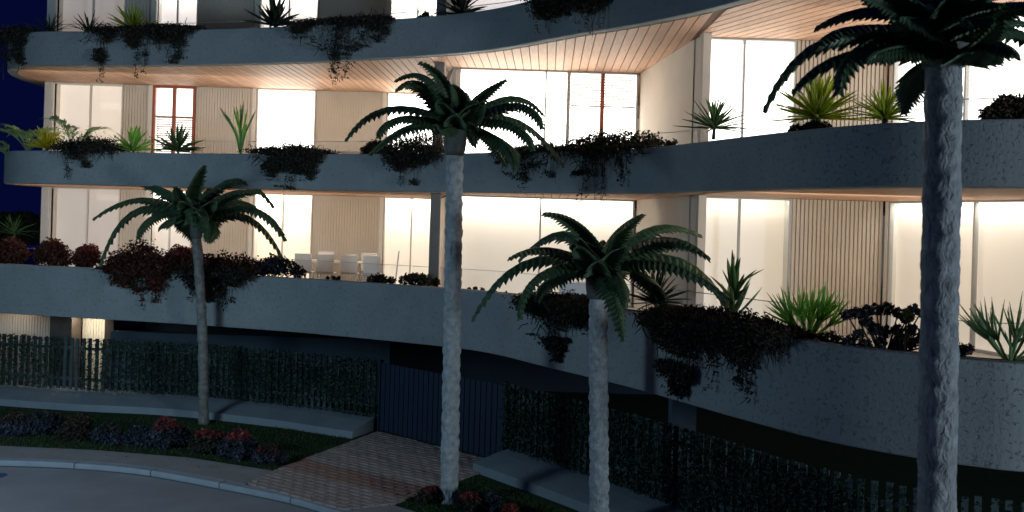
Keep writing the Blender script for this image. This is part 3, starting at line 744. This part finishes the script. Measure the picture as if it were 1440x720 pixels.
def blade_mesh(wd, droop, fold=.35, seg=7, pw=.6):
    mb = MB()
    for i in range(seg + 1):
        t = i / seg; w_ = wd * (math.sin(PI * (t * .82 + .17)) ** pw) * (1 if i < seg else .05)
        x = t * math.cos(droop * t * .8); z = -droop * t * t * .6; y = 0
        mb.v += [(x, -w_, z + w_ * fold), (x, 0, z), (x, w_, z + w_ * fold), (x, 0, z - w_ * .35)]
    for i in range(seg):
        a = i * 4; b_ = a + 4
        for c0, c1 in ((0, 1), (1, 2), (2, 3), (3, 0)): mb.f.append((a + c0, b_ + c0, b_ + c1, a + c1)); mb.mi.append(0)
    return mb.mesh('leaf', True)
BL = {'stiff': [blade_mesh(.045, d) for d in (-.05, .05, .2)], 'broad': [blade_mesh(.075, d, pw=.8) for d in (-.15, .1, .3)], 'thin': [blade_mesh(.028, d) for d in (.0, .25, .5)],
      'arch': [blade_mesh(.05, d) for d in (.5, .8, 1.1)]}
def leafm(name, cols, trans=.35): return mat(name, cols[0], .45, .15, 5, island=None, trans=trans, spec=.45) if len(cols) == 1 else mat(name, cols[0], .45, .15, 5, island=cols, trans=trans, spec=.45)
G_DARK = leafm('leaf_dark_green', [(.03, .065, .03)], .25); G_MID = leafm('leaf_mid_green', [(.13, .28, .09)], .5)
G_LIGHT = leafm('leaf_light_green', [(.46, .78, .20)], .6); G_YEL = leafm('leaf_yellow_green', [(.58, .68, .07)], .55); G_YEL2 = leafm('leaf_yellow', [(.85, .78, .05)], .5)
G_GREY = leafm('leaf_grey_green', [(.32, .5, .24)], .45)
_cache = {}
def bladeset(kind, m):
    k = (kind, m.name)
    if k not in _cache:
        r = []
        for me in BL[kind]: c = me.copy(); c.materials.clear(); c.materials.append(m); r.append(c)
        _cache[k] = r
    return _cache[k]
def rosette(name, loc, n, ln, kind, m, label, cat='plant', elev=(0.1, 1.4), seed=0, bias=0, stem=.06, group=None):
    rng = random.Random(seed + int(loc[0] * 100)); root = empty(name, loc); tag(root, label, cat, group); ms = bladeset(kind, m)
    b = MB(); b.tube([(0, 0, -.08), (0.01, 0, stem)], [.035, .03], 7); b.build('stem', G_DARK, root)
    for i in range(n):
        az = 2 * PI * (i * .618034) + rng.uniform(-.15, .15); e = elev[0] + (elev[1] - elev[0]) * ((i + .5) / n) ** 1.15 + rng.uniform(-.08, .08)
        s = ln * rng.uniform(.72, 1.08) * (1 - .15 * (i / n)); o = put('leaf', rng.choice(ms), root)
        o.location = (0, 0, stem + (i / n) * .05); o.scale = (s, s * rng.uniform(.8, 1.2), s); o.rotation_euler = (rng.uniform(-.4, .4), -e, az)
    return root
def fern(name, loc, n, ln, m, label, seed=0, dirs=None):
    """palm-like fern: arching stalks, each with narrow leaflets on both sides"""
    rng = random.Random(seed); root = empty(name, loc); tag(root, label, 'plant')
    for i in range(n):
        az = (dirs[i % len(dirs)] if dirs else 2 * PI * i / n) + rng.uniform(-.2, .2); e = rng.uniform(.7, 1.25); l = ln * rng.uniform(.75, 1.1); mb = MB(); pts = []
        for k in range(9):
            t = k / 8; r = l * t * math.cos(e) * (1 + .3 * t); z = l * t * math.sin(e) - l * .45 * t * t; pts.append(Vector((math.cos(az) * r, math.sin(az) * r, z)))
        mb.tube(pts, [.014 * (1 - .6 * k / 8) for k in range(9)], 5)
        side = Vector((-math.sin(az), math.cos(az), 0))
        for k in range(3, 9):
            for h in (0, .5):
                kk = min(8, k + h); p = pts[min(8, int(kk))].lerp(pts[min(8, int(kk) + 1)], kk % 1); tg = (pts[min(8, k)] - pts[k - 1]).normalized()
                for sg in (-1, 1):
                    d = (side * sg * .8 + tg * .9 + Vector((0, 0, rng.uniform(-.1, .3)))).normalized(); lw = l * .34 * (1.1 - .06 * k); q = d.cross(Vector((0, 0, 1))).normalized() * .03
                    tip = p + d * lw - Vector((0, 0, lw * .2)); md = p + d * lw * .5
                    b0 = len(mb.v); mb.v += [tuple(p - q * .4), tuple(p + q * .4), tuple(md + q), tuple(md - q), tuple(tip)]
                    mb.f += [(b0, b0 + 1, b0 + 2, b0 + 3), (b0 + 3, b0 + 2, b0 + 4)]; mb.mi += [0, 0]
        o = mb.build('frond', m, root, False)
    return root
def forked(name, loc, n, ln, m, label, seed=0, up=.9, width=.03):
    """succulent shrub: stems that fork into fingers"""
    rng = random.Random(seed); root = empty(name, loc); tag(root, label, 'plant')
    for i in range(n):
        az = 2 * PI * i / n + rng.uniform(-.3, .3); e = rng.uniform(.35, 1.0) * up + .35; mb = MB(); d = Vector((math.cos(az) * math.cos(e), math.sin(az) * math.cos(e), math.sin(e)))
        l = ln * rng.uniform(.4, .5); p1 = d * l + Vector((0, 0, 0)); mb.tube([(0, 0, -.05), d * l * .5 - Vector((0, 0, .03)), p1], [width * .8, width * .85, width], 6)
        for k in range(rng.choice((4, 5, 6))):
            a = 2 * PI * k / 5 + rng.uniform(-.3, .3); u = d.cross(Vector((0.2, .1, 1))).normalized(); v_ = d.cross(u)
            dd = (d * 1.0 + (u * math.cos(a) + v_ * math.sin(a)) * rng.uniform(.35, .65) + Vector((0, 0, .25))).normalized(); q = ln * rng.uniform(.42, .66)
            bend = Vector((0, 0, .1)) * q
            mb.tube([p1 - d * .02, p1 + dd * q * .35, p1 + dd * q * .72 + bend * .5, p1 + dd * q + bend], [width * .6, width * .72, width * .5, width * .08], 6)
        mb.build('branch', m, root, True)
    return root

# leaf clump palettes
P_DARK = mat('clump_dark', (.02, .02, .02), .8, .3, 4, island=[(.02, .02, .02), (.055, .048, .04), (.03, .05, .03), (.12, .10, .07), (.03, .028, .025)], trans=.3)
P_RED = mat('clump_red', (.1, .02, .02), .75, .3, 4, island=[(.02, .024, .015), (.13, .03, .025), (.045, .035, .025), (.24, .055, .04), (.03, .04, .02)], trans=.3)
P_REDTOP = mat('clump_bright_red', (.3, .05, .04), .75, .3, 4, island=[(.30, .05, .045), (.16, .03, .03), (.38, .09, .07)], trans=.15)
P_BLUE = mat('clump_blue_grey', (.05, .07, .1), .75, .3, 4, island=[(.05, .07, .10), (.02, .026, .035), (.09, .11, .15), (.03, .03, .05)], trans=.1)
P_BROWN = mat('clump_brown', (.1, .07, .04), .75, .3, 4, island=[(.06, .045, .03), (.14, .10, .06), (.04, .035, .02), (.10, .06, .04)], trans=.25)
P_PURP = mat('clump_purple', (.05, .04, .08), .75, .3, 4, island=[(.035, .045, .03), (.07, .055, .11), (.02, .03, .02), (.05, .07, .04)], trans=.2)
P_OLIVE = mat('clump_olive', (.2, .18, .03), .75, .3, 4, island=[(.22, .19, .04), (.10, .09, .03), (.30, .22, .03)], trans=.35)
TWIG = mat('twig', (.04, .03, .022), .8, .3)

def cloud_pts(rng, c, r, n):
    out = []
    for _ in range(n):
        while True:
            v = Vector((rng.uniform(-1, 1), rng.uniform(-1, 1), rng.uniform(-1, 1)))
            if v.length < 1: break
        if v.length < .55 and rng.random() < .5: v = v.normalized() * rng.uniform(.55, 1)
        k = 1 + .35 * noise.noise(v * 2.1 + c)
        out.append((c.x + v.x * r[0] * k, c.y + v.y * r[1] * k, c.z + v.z * r[2] * k))
    return out
def bush(lev_or_pt, x0, x1, y0, y1, label, m=None, top=None, Y=None, size=.042, dens=1.0, cat='bush', seed=0, lobes=7, group=None, name='bush', stems=True, spots=None):
    """bush given by the spot it grows on and its width and height there"""
    m = m or P_RED; rng = random.Random(seed + int(x0)); cx = (x0 + x1) / 2
    if lev_or_pt in (2, 3, 4):
        p, nrm = curve_at(lev_or_pt, cx, .45); Y = p.y; z0 = p.z - .05
    else: p = lev_or_pt; Y = p.y; z0 = p.z
    s = Y / FPX; wd = (x1 - x0) * s; zt = at_depth(cx, y0, Y).z; h = zt - z0
    root = empty(name, (p.x, p.y, z0)); tag(root, label, cat, group)
    pts = []; tops = []; cs = []
    for k in range(lobes):
        u = (k + .5) / lobes * 2 - 1; u += rng.uniform(-.1, .1); hh = h * (1 - .45 * u * u) * rng.uniform(.78, 1.0); r = min(wd * .24, hh * .5) * rng.uniform(.85, 1.2)
        cs.append((Vector((u * (wd / 2 - r * .7), rng.uniform(-.12, .12), max(r * .6, hh - r))), r))
        if hh > r * 2.6: cs.append((Vector((u * (wd / 2 - r * .7) + rng.uniform(-.05, .05), rng.uniform(-.1, .1), (hh - r) * .45)), r * .95))
    if spots: cs = [(at_depth(a_, b__, Y) - Vector((p.x, p.y, z0)) + Vector((0, rng.uniform(-.05, .05), 0)), rp * s) for a_, b__, rp in spots]
    b = MB()
    for c, r in cs:
        n = int(dens * 900 * r * r / .035 * .35) + 60
        q = cloud_pts(rng, c, (r, r * .9, r * .9), n)
        for w_ in q: (tops if (top and w_[2] > h * .60 and rng.random() < .8) else pts).append(w_)
        b.tube([(c.x * .3, 0, -.02), (c.x * .7, c.y * .5, c.z * .5), tuple(c)], [.018, .014, .008], 5)
    leaf_cloud(pts, size, 'foliage', m, root, seed)
    if tops: leaf_cloud(tops, size, 'flower_mass', top, root, seed + 1)
    b.build('stems', TWIG, root)['kind'] = 'stuff'
    return root
def hanging(lev, x0, x1, y0, y1, label, m=P_DARK, tails=(), size=.033, dens=1.0, seed=0, profile=None, name='trailing_plant', top=None, twigs=3, over=.32):
    """plant that grows in the planter and spills over the parapet"""
    rng = random.Random(seed + int(x0) * 3); zt = LEV[lev]['zt']; cx = (x0 + x1) / 2; pc, nc = curve_at(lev, cx, 0.0)
    root = empty(name, tuple(pc)); tag(root, label, 'trailing plant'); pts = []; tops = []; base = Vector(root.location); tw = MB()
    nst = max(4, int((x1 - x0) / 5.0))
    for k in range(nst):
        px = x0 + (x1 - x0) * (k + .5 + rng.uniform(-.3, .3)) / nst; p, nr = curve_at(lev, px, 0.0); s = p.y / FPX; u = (px - x0) / (x1 - x0)
        up = 1.25 * (at_depth(cx, y0, pc.y).z - zt); dn = 1.18 * (zt - at_depth(cx, y1, pc.y).z)
        pf = (profile(u) if profile else (1 - abs(2 * u - 1) ** 3.5)) * max(.12, .66 + .9 * noise.noise(Vector((u * 3.4, seed * 1.7, 0))) + rng.uniform(-.22, .3))
        up_k = up * (.45 + .55 * (1 - abs(2 * u - 1) ** 2.5)) * rng.uniform(.65, 1.05); dn_k = max(.05, dn * pf)
        w_ = s * 7.0
        n = int(dens * 150 * (up_k + .3) / .4)
        for _ in range(n):      # mound on the planter
            a = rng.random() ; d = rng.uniform(-.2, .55); z = up_k * (1 - .7 * ((d - .15) / .42) ** 2) * a ** .6 * (.85 + .9 * noise.noise(Vector((px * s * 4, seed + 9, d * 3))))
            q = p + nr * d + Vector((rng.gauss(0, w_), rng.gauss(0, w_ * .5), z)); (tops if top and z > up_k * .5 else pts).append(tuple(q - base))
        n = int(dens * 290 * dn_k / .4)
        sway = rng.uniform(-.1, .1)
        for _ in range(n):      # curtain in front of the parapet
            t = rng.random() ** 1.15; d = -(.05 + over * math.sqrt(max(0, 1 - t)) * rng.random() + .03); taper = 1.25 - .6 * t
            gv = Vector((px * s * 2.6, seed, t * dn_k * 2.6)); gx = rng.gauss(0, w_ * taper)
            if noise.noise(gv + Vector((gx * 2.6, d * 2, 0))) + .28 * noise.noise(gv * 3.1) < -.04 + .22 * (t - .4) and t > .12: continue
            q = p + nr * d + Vector((gx + sway * t, rng.gauss(0, w_ * .3), .04 - dn_k * t * (1.05))); pts.append(tuple(q - base))
        if k % 2 == 0:
            j_ = p + nr * rng.uniform(0, .3) - base; tw.tube([j_, j_ + Vector((rng.uniform(-.08, .08), 0, up_k * .8)), j_ + Vector((rng.uniform(-.2, .2), 0, up_k * rng.uniform(1.0, 1.35)))], [.009, .008, .003], 4)
            for _ in range(10): pts.append(tuple(j_ + Vector((rng.gauss(0, .06), rng.gauss(0, .05), up_k * rng.uniform(.8, 1.2)))))
        if k % 3 == 1:
            pp = [p + nr * .2 - base]; L_ = dn_k * rng.uniform(1.0, 1.18)
            for j in range(1, 6): pp.append(p + nr * (-.1 + .02 * rng.random()) + Vector((sway * j / 5 + rng.uniform(-.03, .03), 0, .06 - L_ * j / 5)) - base)
            tw.tube(pp, [.008] * 6, 4)
    for _ in range(int(nst * 5)):      # curly wiry stems all over
        px = x0 + (x1 - x0) * rng.random(); p, nr = curve_at(lev, px, 0.0); u = (px - x0) / (x1 - x0); dn = zt - at_depth(px, y1, p.y).z
        q = p - nr * rng.uniform(.05, .35) + Vector((0, 0, -dn * .75 * rng.random() * (1 - abs(2 * u - 1) ** 3) + .1)) - base; pp = [q]; d = Vector((rng.uniform(-1, 1), rng.uniform(-.5, .1), rng.uniform(-1, .8))).normalized()
        for j in range(4): d = (d + Vector((rng.uniform(-.6, .6), rng.uniform(-.4, .3), rng.uniform(-.7, .4)))).normalized(); q = q + d * .07; pp.append(q)
        tw.tube(pp, [.010, .010, .009, .007, .004], 4)
    for (tx, ty, tw_) in tails:        # single strands that hang lower
        p, nr = curve_at(lev, tx, 0.0); dn = zt - at_depth(tx, ty, p.y).z; pp = [p - nr * .1 - base]; x = 0
        for j in range(1, 9):
            x += rng.uniform(-.03, .03); q = p - nr * (.1 + .03 * math.sin(j)) + Vector((x, 0, -dn * j / 8)) - base; pp.append(q)
            for _ in range(int(tw_ * 6)): pts.append(tuple(q + Vector((rng.gauss(0, .03 + .012 * tw_), rng.gauss(0, .02), rng.gauss(0, .05)))))
            if j > 3 and rng.random() < .7: tw.tube([q, q + Vector((rng.choice((-1, 1)) * rng.uniform(.06, .14), -.03, rng.uniform(-.09, .03)))], [.007, .003], 4)
        tw.tube(pp, [.010 - .0007 * j for j in range(9)], 4)
    leaf_cloud(pts, size, 'foliage', m, root, seed)
    if tops: leaf_cloud(tops, size, 'top_foliage', top, root, seed + 2)
    tw.build('twigs', TWIG, root)['kind'] = 'stuff'
    return root
def ros(lev, px, ln_px, n, kind, m, label, elev=(.1, 1.4), inward=.4, name='spiky_plant', seed=0, dz=-.06, stem=.06):
    p, nr = curve_at(lev, px, inward); p.z += dz
    return rosette(name, p, n, 1.38 * ln_px * p.y / FPX, kind, m, label, 'plant', elev, seed, stem=stem)

# --- upper balcony
hanging(4, -8, 42, 38, 92, 'dark trailing plant at the left tip of the top balcony', P_DARK, seed=41, tails=((10, 98, 1),))
ros(4, 70, 27, 22, 'thin', G_DARK, 'small dark grassy tuft, leftmost on the top balcony', (.3, 1.3), name='grassy_tuft', dz=-.02)
ros(4, 125, 27, 22, 'stiff', G_DARK, 'small dark spiky tuft left of the yellow-green one on the top balcony', (.2, 1.3), name='grassy_tuft', dz=-.02)
ros(4, 187, 32, 44, 'stiff', G_YEL, 'yellow-green spiky plant at the upper left, on the top balcony', (.1, 1.4), dz=.0)
hanging(4, 134, 160, 34, 86, 'narrow dark trailing plant with a long thin tail on the top balcony', P_DARK, tails=((148, 113, 2), (151, 106, 1)), seed=43)
hanging(4, 172, 276, 34, 84, 'wide dark trailing plant below the yellow-green spiky one', P_DARK, tails=((200, 108, 2), (206, 100, 1)), seed=44, top=P_BROWN)
ros(4, 386, 36, 34, 'broad', G_DARK, 'dark agave standing against a lit window on the top balcony', (.05, 1.45), dz=.05)
hanging(4, 408, 548, 24, 92, 'largest dark trailing plant on the top balcony, with a yellowish tail', P_DARK, tails=((472, 108, 2), (480, 116, 3), (488, 110, 3), (478, 98, 3)), seed=45)
bush(4, 586, 610, 14, 30, 'tiny dark bush on the top balcony beside the dark agave', P_DARK, size=.035, lobes=3, seed=3)
ros(4, 648, 34, 34, 'broad', G_DARK, 'dark agave at the top edge, above the middle palm', (.05, 1.4), dz=.0)
hanging(4, 746, 876, -8, 36, 'dark trailing plant with curly dry twigs near the top of the middle bay', P_DARK, tails=((832, 40, .3), (856, 42, .3), (845, 36, .3), (815, 34, .3)), seed=46, twigs=9)

# --- middle balcony
p, _n = curve_at(3, 38, .35); fern('fern_palm', p, 11, 1.45, G_GREY, 'feathery green palm fern at the left tip of the middle balcony', 5)
ros(3, 66, 26, 64, 'stiff', G_YEL2, 'bright yellow spiky plant between two feathery ferns', (.1, 1.4), inward=.25, dz=.02)
p, _n = curve_at(3, 104, .5); fern('fern_palm', p, 9, 1.6, G_GREY, 'feathery green palm fern before the leftmost window', 6)
p, _n = curve_at(3, 18, .1); p.z -= .25; fern('fern_palm', p, 5, 1.3, G_GREY, 'green fern drooping past the left tip of the middle balcony', 8, dirs=(PI, PI * 1.2, PI * .9, PI * 1.5))
hanging(3, 80, 162, 191, 232, 'round dark trailing plant below the leftmost window of the middle balcony', P_DARK, tails=((95, 250, 1),), seed=31, dens=1.2)
ros(3, 187, 32, 26, 'broad', G_LIGHT, 'light green agave beside the round dark trailing plant', (.15, 1.3), dz=.0)
ros(3, 250, 32, 34, 'broad', G_MID, 'dense green agave before the red-framed window', (.05, 1.4), dz=.02)
# tall reed
p, _n = curve_at(3, 338, .5); root = empty('reed_plant', p); tag(root, 'tall thin green reed left of the white blank window', 'plant'); rr = random.Random(3)
for i in range(13):
    a = rr.uniform(0, 2 * PI); r = rr.uniform(.2, .65); h = rr.uniform(.7, 1.35); b = MB()
    h *= 1.08; b.tube([(rr.uniform(-.06, .06), 0, -.1), (math.cos(a) * r * .3, 0, h * .5), (math.cos(a) * r * .8, math.sin(a) * r * .5, h * .85), (math.cos(a) * r, math.sin(a) * r * .6, h)], [.014, .026, .026, .004], 5)
    b.build('stalk', G_LIGHT if i % 2 else G_GREY, root, True)
hanging(3, 358, 456, 204, 250, 'dark trailing plant before the bright blank window', P_DARK, tails=((408, 262, 1), (418, 258, 1)), seed=32)
bush(3, 506, 560, 192, 216, 'sparse brown bush behind the middle palm crown', P_BROWN, seed=6, dens=.5, size=.04)
hanging(3, 548, 622, 190, 254, 'dark bush spilling over just left of the middle palm trunk', P_DARK, tails=((568, 262, 1),), seed=33)
hanging(3, 706, 794, 204, 252, 'dark trailing plant right of the middle palm crown', P_DARK, seed=34, tails=((735, 264, 1),))
hanging(3, 796, 916, 188, 256, 'dark trailing plant with bare twigs, below the blind-covered window', P_DARK, seed=35, tails=((826, 282, 1), (838, 288, .3), (852, 292, .3), (848, 284, .3), (872, 250, 2), (884, 262, .6)), twigs=6)
bush(3, 934, 954, 193, 202, 'tiny low plant on the middle balcony wall', P_DARK, size=.025, lobes=2, seed=9)
ros(3, 1003, 42, 46, 'stiff', G_MID, 'grey-green yucca left of the yellow-green pair on the middle balcony', (-.05, 1.4), dz=.16, stem=.12, name='yucca')
bush(3, 1108, 1182, 162, 182, 'low dark undergrowth beneath the larger yellow-green yucca', P_DARK, seed=10, size=.03)
ros(3, 1148, 54, 80, 'stiff', G_YEL, 'larger yellow-green yucca on the middle balcony', (-.05, 1.45), dz=.12, stem=.1, name='yucca')
ros(3, 1243, 42, 64, 'stiff', G_YEL, 'smaller yellow-green yucca left of the nearest palm trunk', (.0, 1.4), dz=.05, name='yucca')
bush(3, 1380, 1475, 124, 168, 'brown leafy bush at the right edge of the middle balcony', P_BROWN, seed=11, size=.04, dens=1.2)

# --- lower balcony
p = at_depth(20, 332, 27.5); rosette('spiky_plant', p, 30, .75, 'thin', G_MID, 'green tuft in the dark behind the leftmost red bush', 'plant', (.2, 1.4), 2)
p = at_depth(30, 318, 34); p.z = 4.2; bush(p, -30, 60, 290, 330, 'dark bush far behind the left end of the building', P_DARK, seed=80, size=.08)
bush(2, -20, 44, 330, 374, 'red-tinged dark bush at the left edge of the lower balcony', P_RED, seed=21, size=.05, dens=.5)
bush(2, 46, 102, 330, 375, 'open red-leaved bush, second from the left on the lower balcony', P_RED, seed=22, size=.05, dens=.35)
bush(2, 102, 142, 336, 375, 'small red-topped bush left of the left palm fronds', P_RED, top=P_REDTOP, seed=23, size=.045, dens=.45)
hanging(2, 150, 244, 350, 412, 'dark red bush spilling over the lower balcony left of the left palm trunk', P_RED, seed=24, tails=((200, 428, 1), (222, 420, 1)), size=.045)
bush(2, 226, 284, 342, 380, 'domed reddish bush right behind the left palm trunk', P_RED, top=P_REDTOP, seed=25, size=.045)
hanging(2, 260, 356, 358, 420, 'dark bush spilling over the lower balcony right of the left palm trunk', P_DARK, seed=26, tails=((318, 430, 2), (275, 422, 1)), top=P_RED, size=.042)
bush(2, 346, 430, 356, 389, 'low dark bush below the bright-topped window', P_PURP, seed=27, dens=.6)
bush(2, 454, 482, 386, 393, 'tiny dark plant before the dining chairs', P_DARK, size=.025, lobes=3, seed=28)
bush(2, 514, 556, 382, 398, 'small dark plant left of the slender column', P_DARK, size=.035, lobes=4, seed=29)
bush(2, 558, 620, 378, 404, 'dark tufted bush at the foot of the slender column', P_DARK, seed=30, size=.04, lobes=5, dens=.7)
bush(2, 655, 684, 402, 412, 'tiny dark plant right of the middle palm trunk', P_DARK, size=.03, lobes=3, seed=12)
bush(2, 690, 722, 408, 418, 'tiny plant under the big lit window', P_DARK, size=.025, lobes=2, seed=13, dens=.5)
hanging(2, 742, 836, 414, 484, 'black round trailing bush left of the shorter palm trunk', P_DARK, seed=14, dens=1.5, tails=((788, 504, 2),), profile=lambda u: 1.05 - abs(2 * u - 1) ** 4)
ros(2, 922, 44, 48, 'stiff', G_DARK, 'dark green yucca behind the drooping palm fronds', (-.1, 1.4), dz=.1, inward=.6, name='yucca')
hanging(2, 912, 1116, 440, 540, 'broadest dark trailing plant, spilling over the lower right balcony', P_DARK, seed=15, dens=1.25,
        tails=((1062, 560, 1), (1050, 548, 2), (1040, 540, 2), (965, 530, 1), (1108, 500, .6), (1010, 545, 1)), top=P_BROWN, twigs=8)
p, _n = curve_at(2, 1024, .7)
ros(2, 1030, 52, 9, 'broad', G_GREY, 'lower leaves of the tall succulent', (.7, 1.3), inward=.7, dz=.0)
_r = [o for o in COL.objects if o.name.startswith('spiky_plant')][-1]; _r['label'] = 'tall grey-green succulent with upright leaves before the right bay window'; _r.name = 'tall_succulent'
for i in range(14):
    o = put('leaf', bladeset('broad', G_MID)[i % 3], _r); s = 1.5 * random.uniform(.36, .5); o.scale = (s, s, s); o.location = (0.02 * (i % 3), 0, .34 + .022 * i)
    o.rotation_euler = (0, -random.uniform(.55, 1.5), i * 2.4)
b = MB(); b.tube([(0, 0, -.05), (.01, 0, .62)], [.03, .025], 7); b.build('stem', G_GREY, _r)
p, _n = curve_at(2, 1136, .45); p.z -= .03; forked('succulent_shrub', p, 13, .84, G_LIGHT, 'bright green forked succulent before the fluted panel', 4, up=.7, width=.026)
bush(2, 1186, 1300, 424, 492, 'curly purple and green bush left of the nearest palm trunk', P_PURP, seed=16, dens=.95, size=.034, spots=[(1190, 443, 8), (1203, 440, 9), (1218, 437, 10), (1234, 436, 9), (1250, 434, 10), (1262, 440, 8), (1284, 436, 9), (1294, 440, 6), (1276, 448, 9), (1218, 452, 9), (1228, 462, 10), (1244, 466, 10), (1262, 464, 9), (1282, 464, 9), (1206, 470, 9), (1196, 480, 9), (1216, 484, 9), (1238, 482, 9), (1262, 482, 10), (1284, 482, 10), (1298, 474, 9), (1304, 488, 9)])
bush(2, 1262, 1284, 420, 446, 'yellow-olive tuft on top of the curly purple bush', P_OLIVE, seed=17, size=.035, lobes=2, dens=.4, stems=True)
bush(2, 1330, 1366, 476, 504, 'small purple bush right of the nearest palm trunk', P_PURP, seed=18, size=.034, lobes=3)
bush(2, 1150, 1190, 462, 484, 'low brown plant under the bright green succulent', P_BROWN, seed=19, size=.03, lobes=3, dens=.6)
p, _n = curve_at(2, 1420, .4); p.z -= .03; forked('succulent_shrub', p, 12, .92, G_GREY, 'grey-green forked succulent at the right edge of the lower balcony', 9, up=.55, width=.021)

# --- ground-level flower bed
gb = [(18, 612, 576, 46, P_BLUE, P_BROWN, 'dark blue-grey bush at the left end of the flower bed'), (62, 610, 572, 46, P_BLUE, P_PURP, 'bluish bush with brown top, second in the flower bed'),
      (110, 616, 580, 44, P_DARK, P_BROWN, 'dark brown-topped bush, third in the flower bed'), (152, 622, 590, 40, P_BLUE, P_DARK, 'small bush with pale specks between the brown-topped and the red-topped ones'),
      (196, 626, 594, 44, P_BLUE, None, 'dark low blue bush left of the tallest red-topped one'), (234, 628, 583, 54, P_BLUE, P_REDTOP, 'tallest red-topped bush left of the left palm trunk'),
      (292, 636, 595, 48, P_DARK, P_REDTOP, 'red-topped bush right at the foot of the left palm trunk'), (334, 644, 598, 52, P_BLUE, P_REDTOP, 'blue-green bush with red top right of the left palm'),
      (376, 652, 622, 44, P_BLUE, P_RED, 'last low bush of the flower bed, next to the driveway')]
for i, (cx, by, ty, wpx, m_, tp, lb) in enumerate(gb):
    p = at_height(cx, by + 2, .13)
    bush(p, cx - wpx / 2 - 4, cx + wpx / 2 + 4, ty, by, lb, m_, top=tp, seed=60 + i, size=.042, dens=1.3, lobes=5, cat='bush')
for i, (cx, by, ty, wpx, m_, tp, lb) in enumerate([(604, 706, 676, 40, P_DARK, P_REDTOP, 'small red bush left of the middle palm foot'), (664, 722, 686, 46, P_DARK, P_REDTOP, 'red-topped bush right of the middle palm foot'),
                                                (690, 724, 690, 34, P_BLUE, P_BLUE, 'blue-grey bush beside the middle palm bushes'), (716, 738, 708, 34, P_REDTOP, P_REDTOP, 'bright red bush cut by the bottom of the photo')]):
    p = at_height(cx, by, .13); bush(p, cx - wpx / 2, cx + wpx / 2, ty, by, lb, m_, top=tp, seed=90 + i, size=.035, dens=1.3, lobes=5)

# ------------------------------------------------------------------ furniture on the lower balcony
WHITE = mat('white_furniture', (.82, .81, .79), .5, .04)
fz = 3.424
def chair(loc, rot, label):
    root = empty('dining_chair', loc); root.rotation_euler = (0, 0, rot); tag(root, label, 'chair', 'white chairs around the dining table')
    b = MB(); b.box(-.24, .24, -.24, .24, .43, .48); o = b.build('seat', WHITE, root); bevel(o, .015)
    b = MB(); b.box(-.24, .24, .2, .25, .482, 1.0); o = b.build('backrest', WHITE, root); bevel(o, .015)
    for x in (-.21, .21):
        for y in (-.21, .21): b = MB(); b.box(x - .02, x + .02, y - .02, y + .02, 0, .428); b.build('leg', WHITE, root)
    return root
tb = empty('dining_table', (-4.95, 27.15, fz)); tag(tb, 'long white dining table on the lower balcony between the chairs', 'table')
b = MB(); b.box(-1.1, 1.1, -.42, .42, .72, .77); o = b.build('tabletop', WHITE, tb); bevel(o, .01)
for x in (-1.0, 1.0):
    for y in (-.34, .34): b = MB(); b.box(x - .03, x + .03, y - .03, y + .03, 0, .718); b.build('leg', WHITE, tb)
for i, (x, y, r, lb) in enumerate([(-5.9, 26.5, PI, 'white chair at the near left side of the dining table'), (-5.25, 26.45, PI, 'white chair in the near row of the dining table, second from the left'),
                                  (-4.6, 26.5, PI, 'white chair in the near row of the dining table, third from the left'), (-3.95, 26.45, PI, 'white chair at the near right side of the dining table'),
                                  (-5.6, 27.85, 0, 'white chair behind the left half of the dining table'), (-4.3, 27.85, 0, 'white chair behind the right half of the dining table')]):
    chair((x, y, fz), r, lb)
b = MB(); b.tube([(-3.3, 26.4, fz), (-3.2, 26.4, fz + 1.15)], .02, 6); b.tube([(-3.3, 26.4, fz + .0), (-3.3, 26.4, fz + .03)], .14, 12); tag(b.build('rod_stand', WHITE), 'thin white rod stand right of the dining chairs', 'stand')  # plain upright rod on a round foot, not a lamp
cb = MB(); p = at_depth(806, 405, 20.6); cb.box(p.x - .3, p.x + .3, p.y - .2, p.y + .3, fz, p.z + .10); cb.box(p.x - .33, p.x + .33, p.y - .23, p.y + .33, p.z + .102, p.z + .13)
o = cb.build('side_cabinet', WHITE); bevel(o, .01); tag(o, 'white square cabinet behind the black round bush', 'cabinet')
p = at_depth(483, 212, 25.5); s_ = MB(); s_.box(p.x - .55, p.x + .55, p.y - .3, p.y + .3, 6.624, 7.12); s_.box(p.x - .55, p.x + .55, p.y + .301, p.y + .42, 6.624, 7.35)
o = s_.build('outdoor_sofa', WHITE); bevel(o, .03); tag(o, 'low white sofa on the middle balcony behind the left fronds of the middle palm', 'sofa')
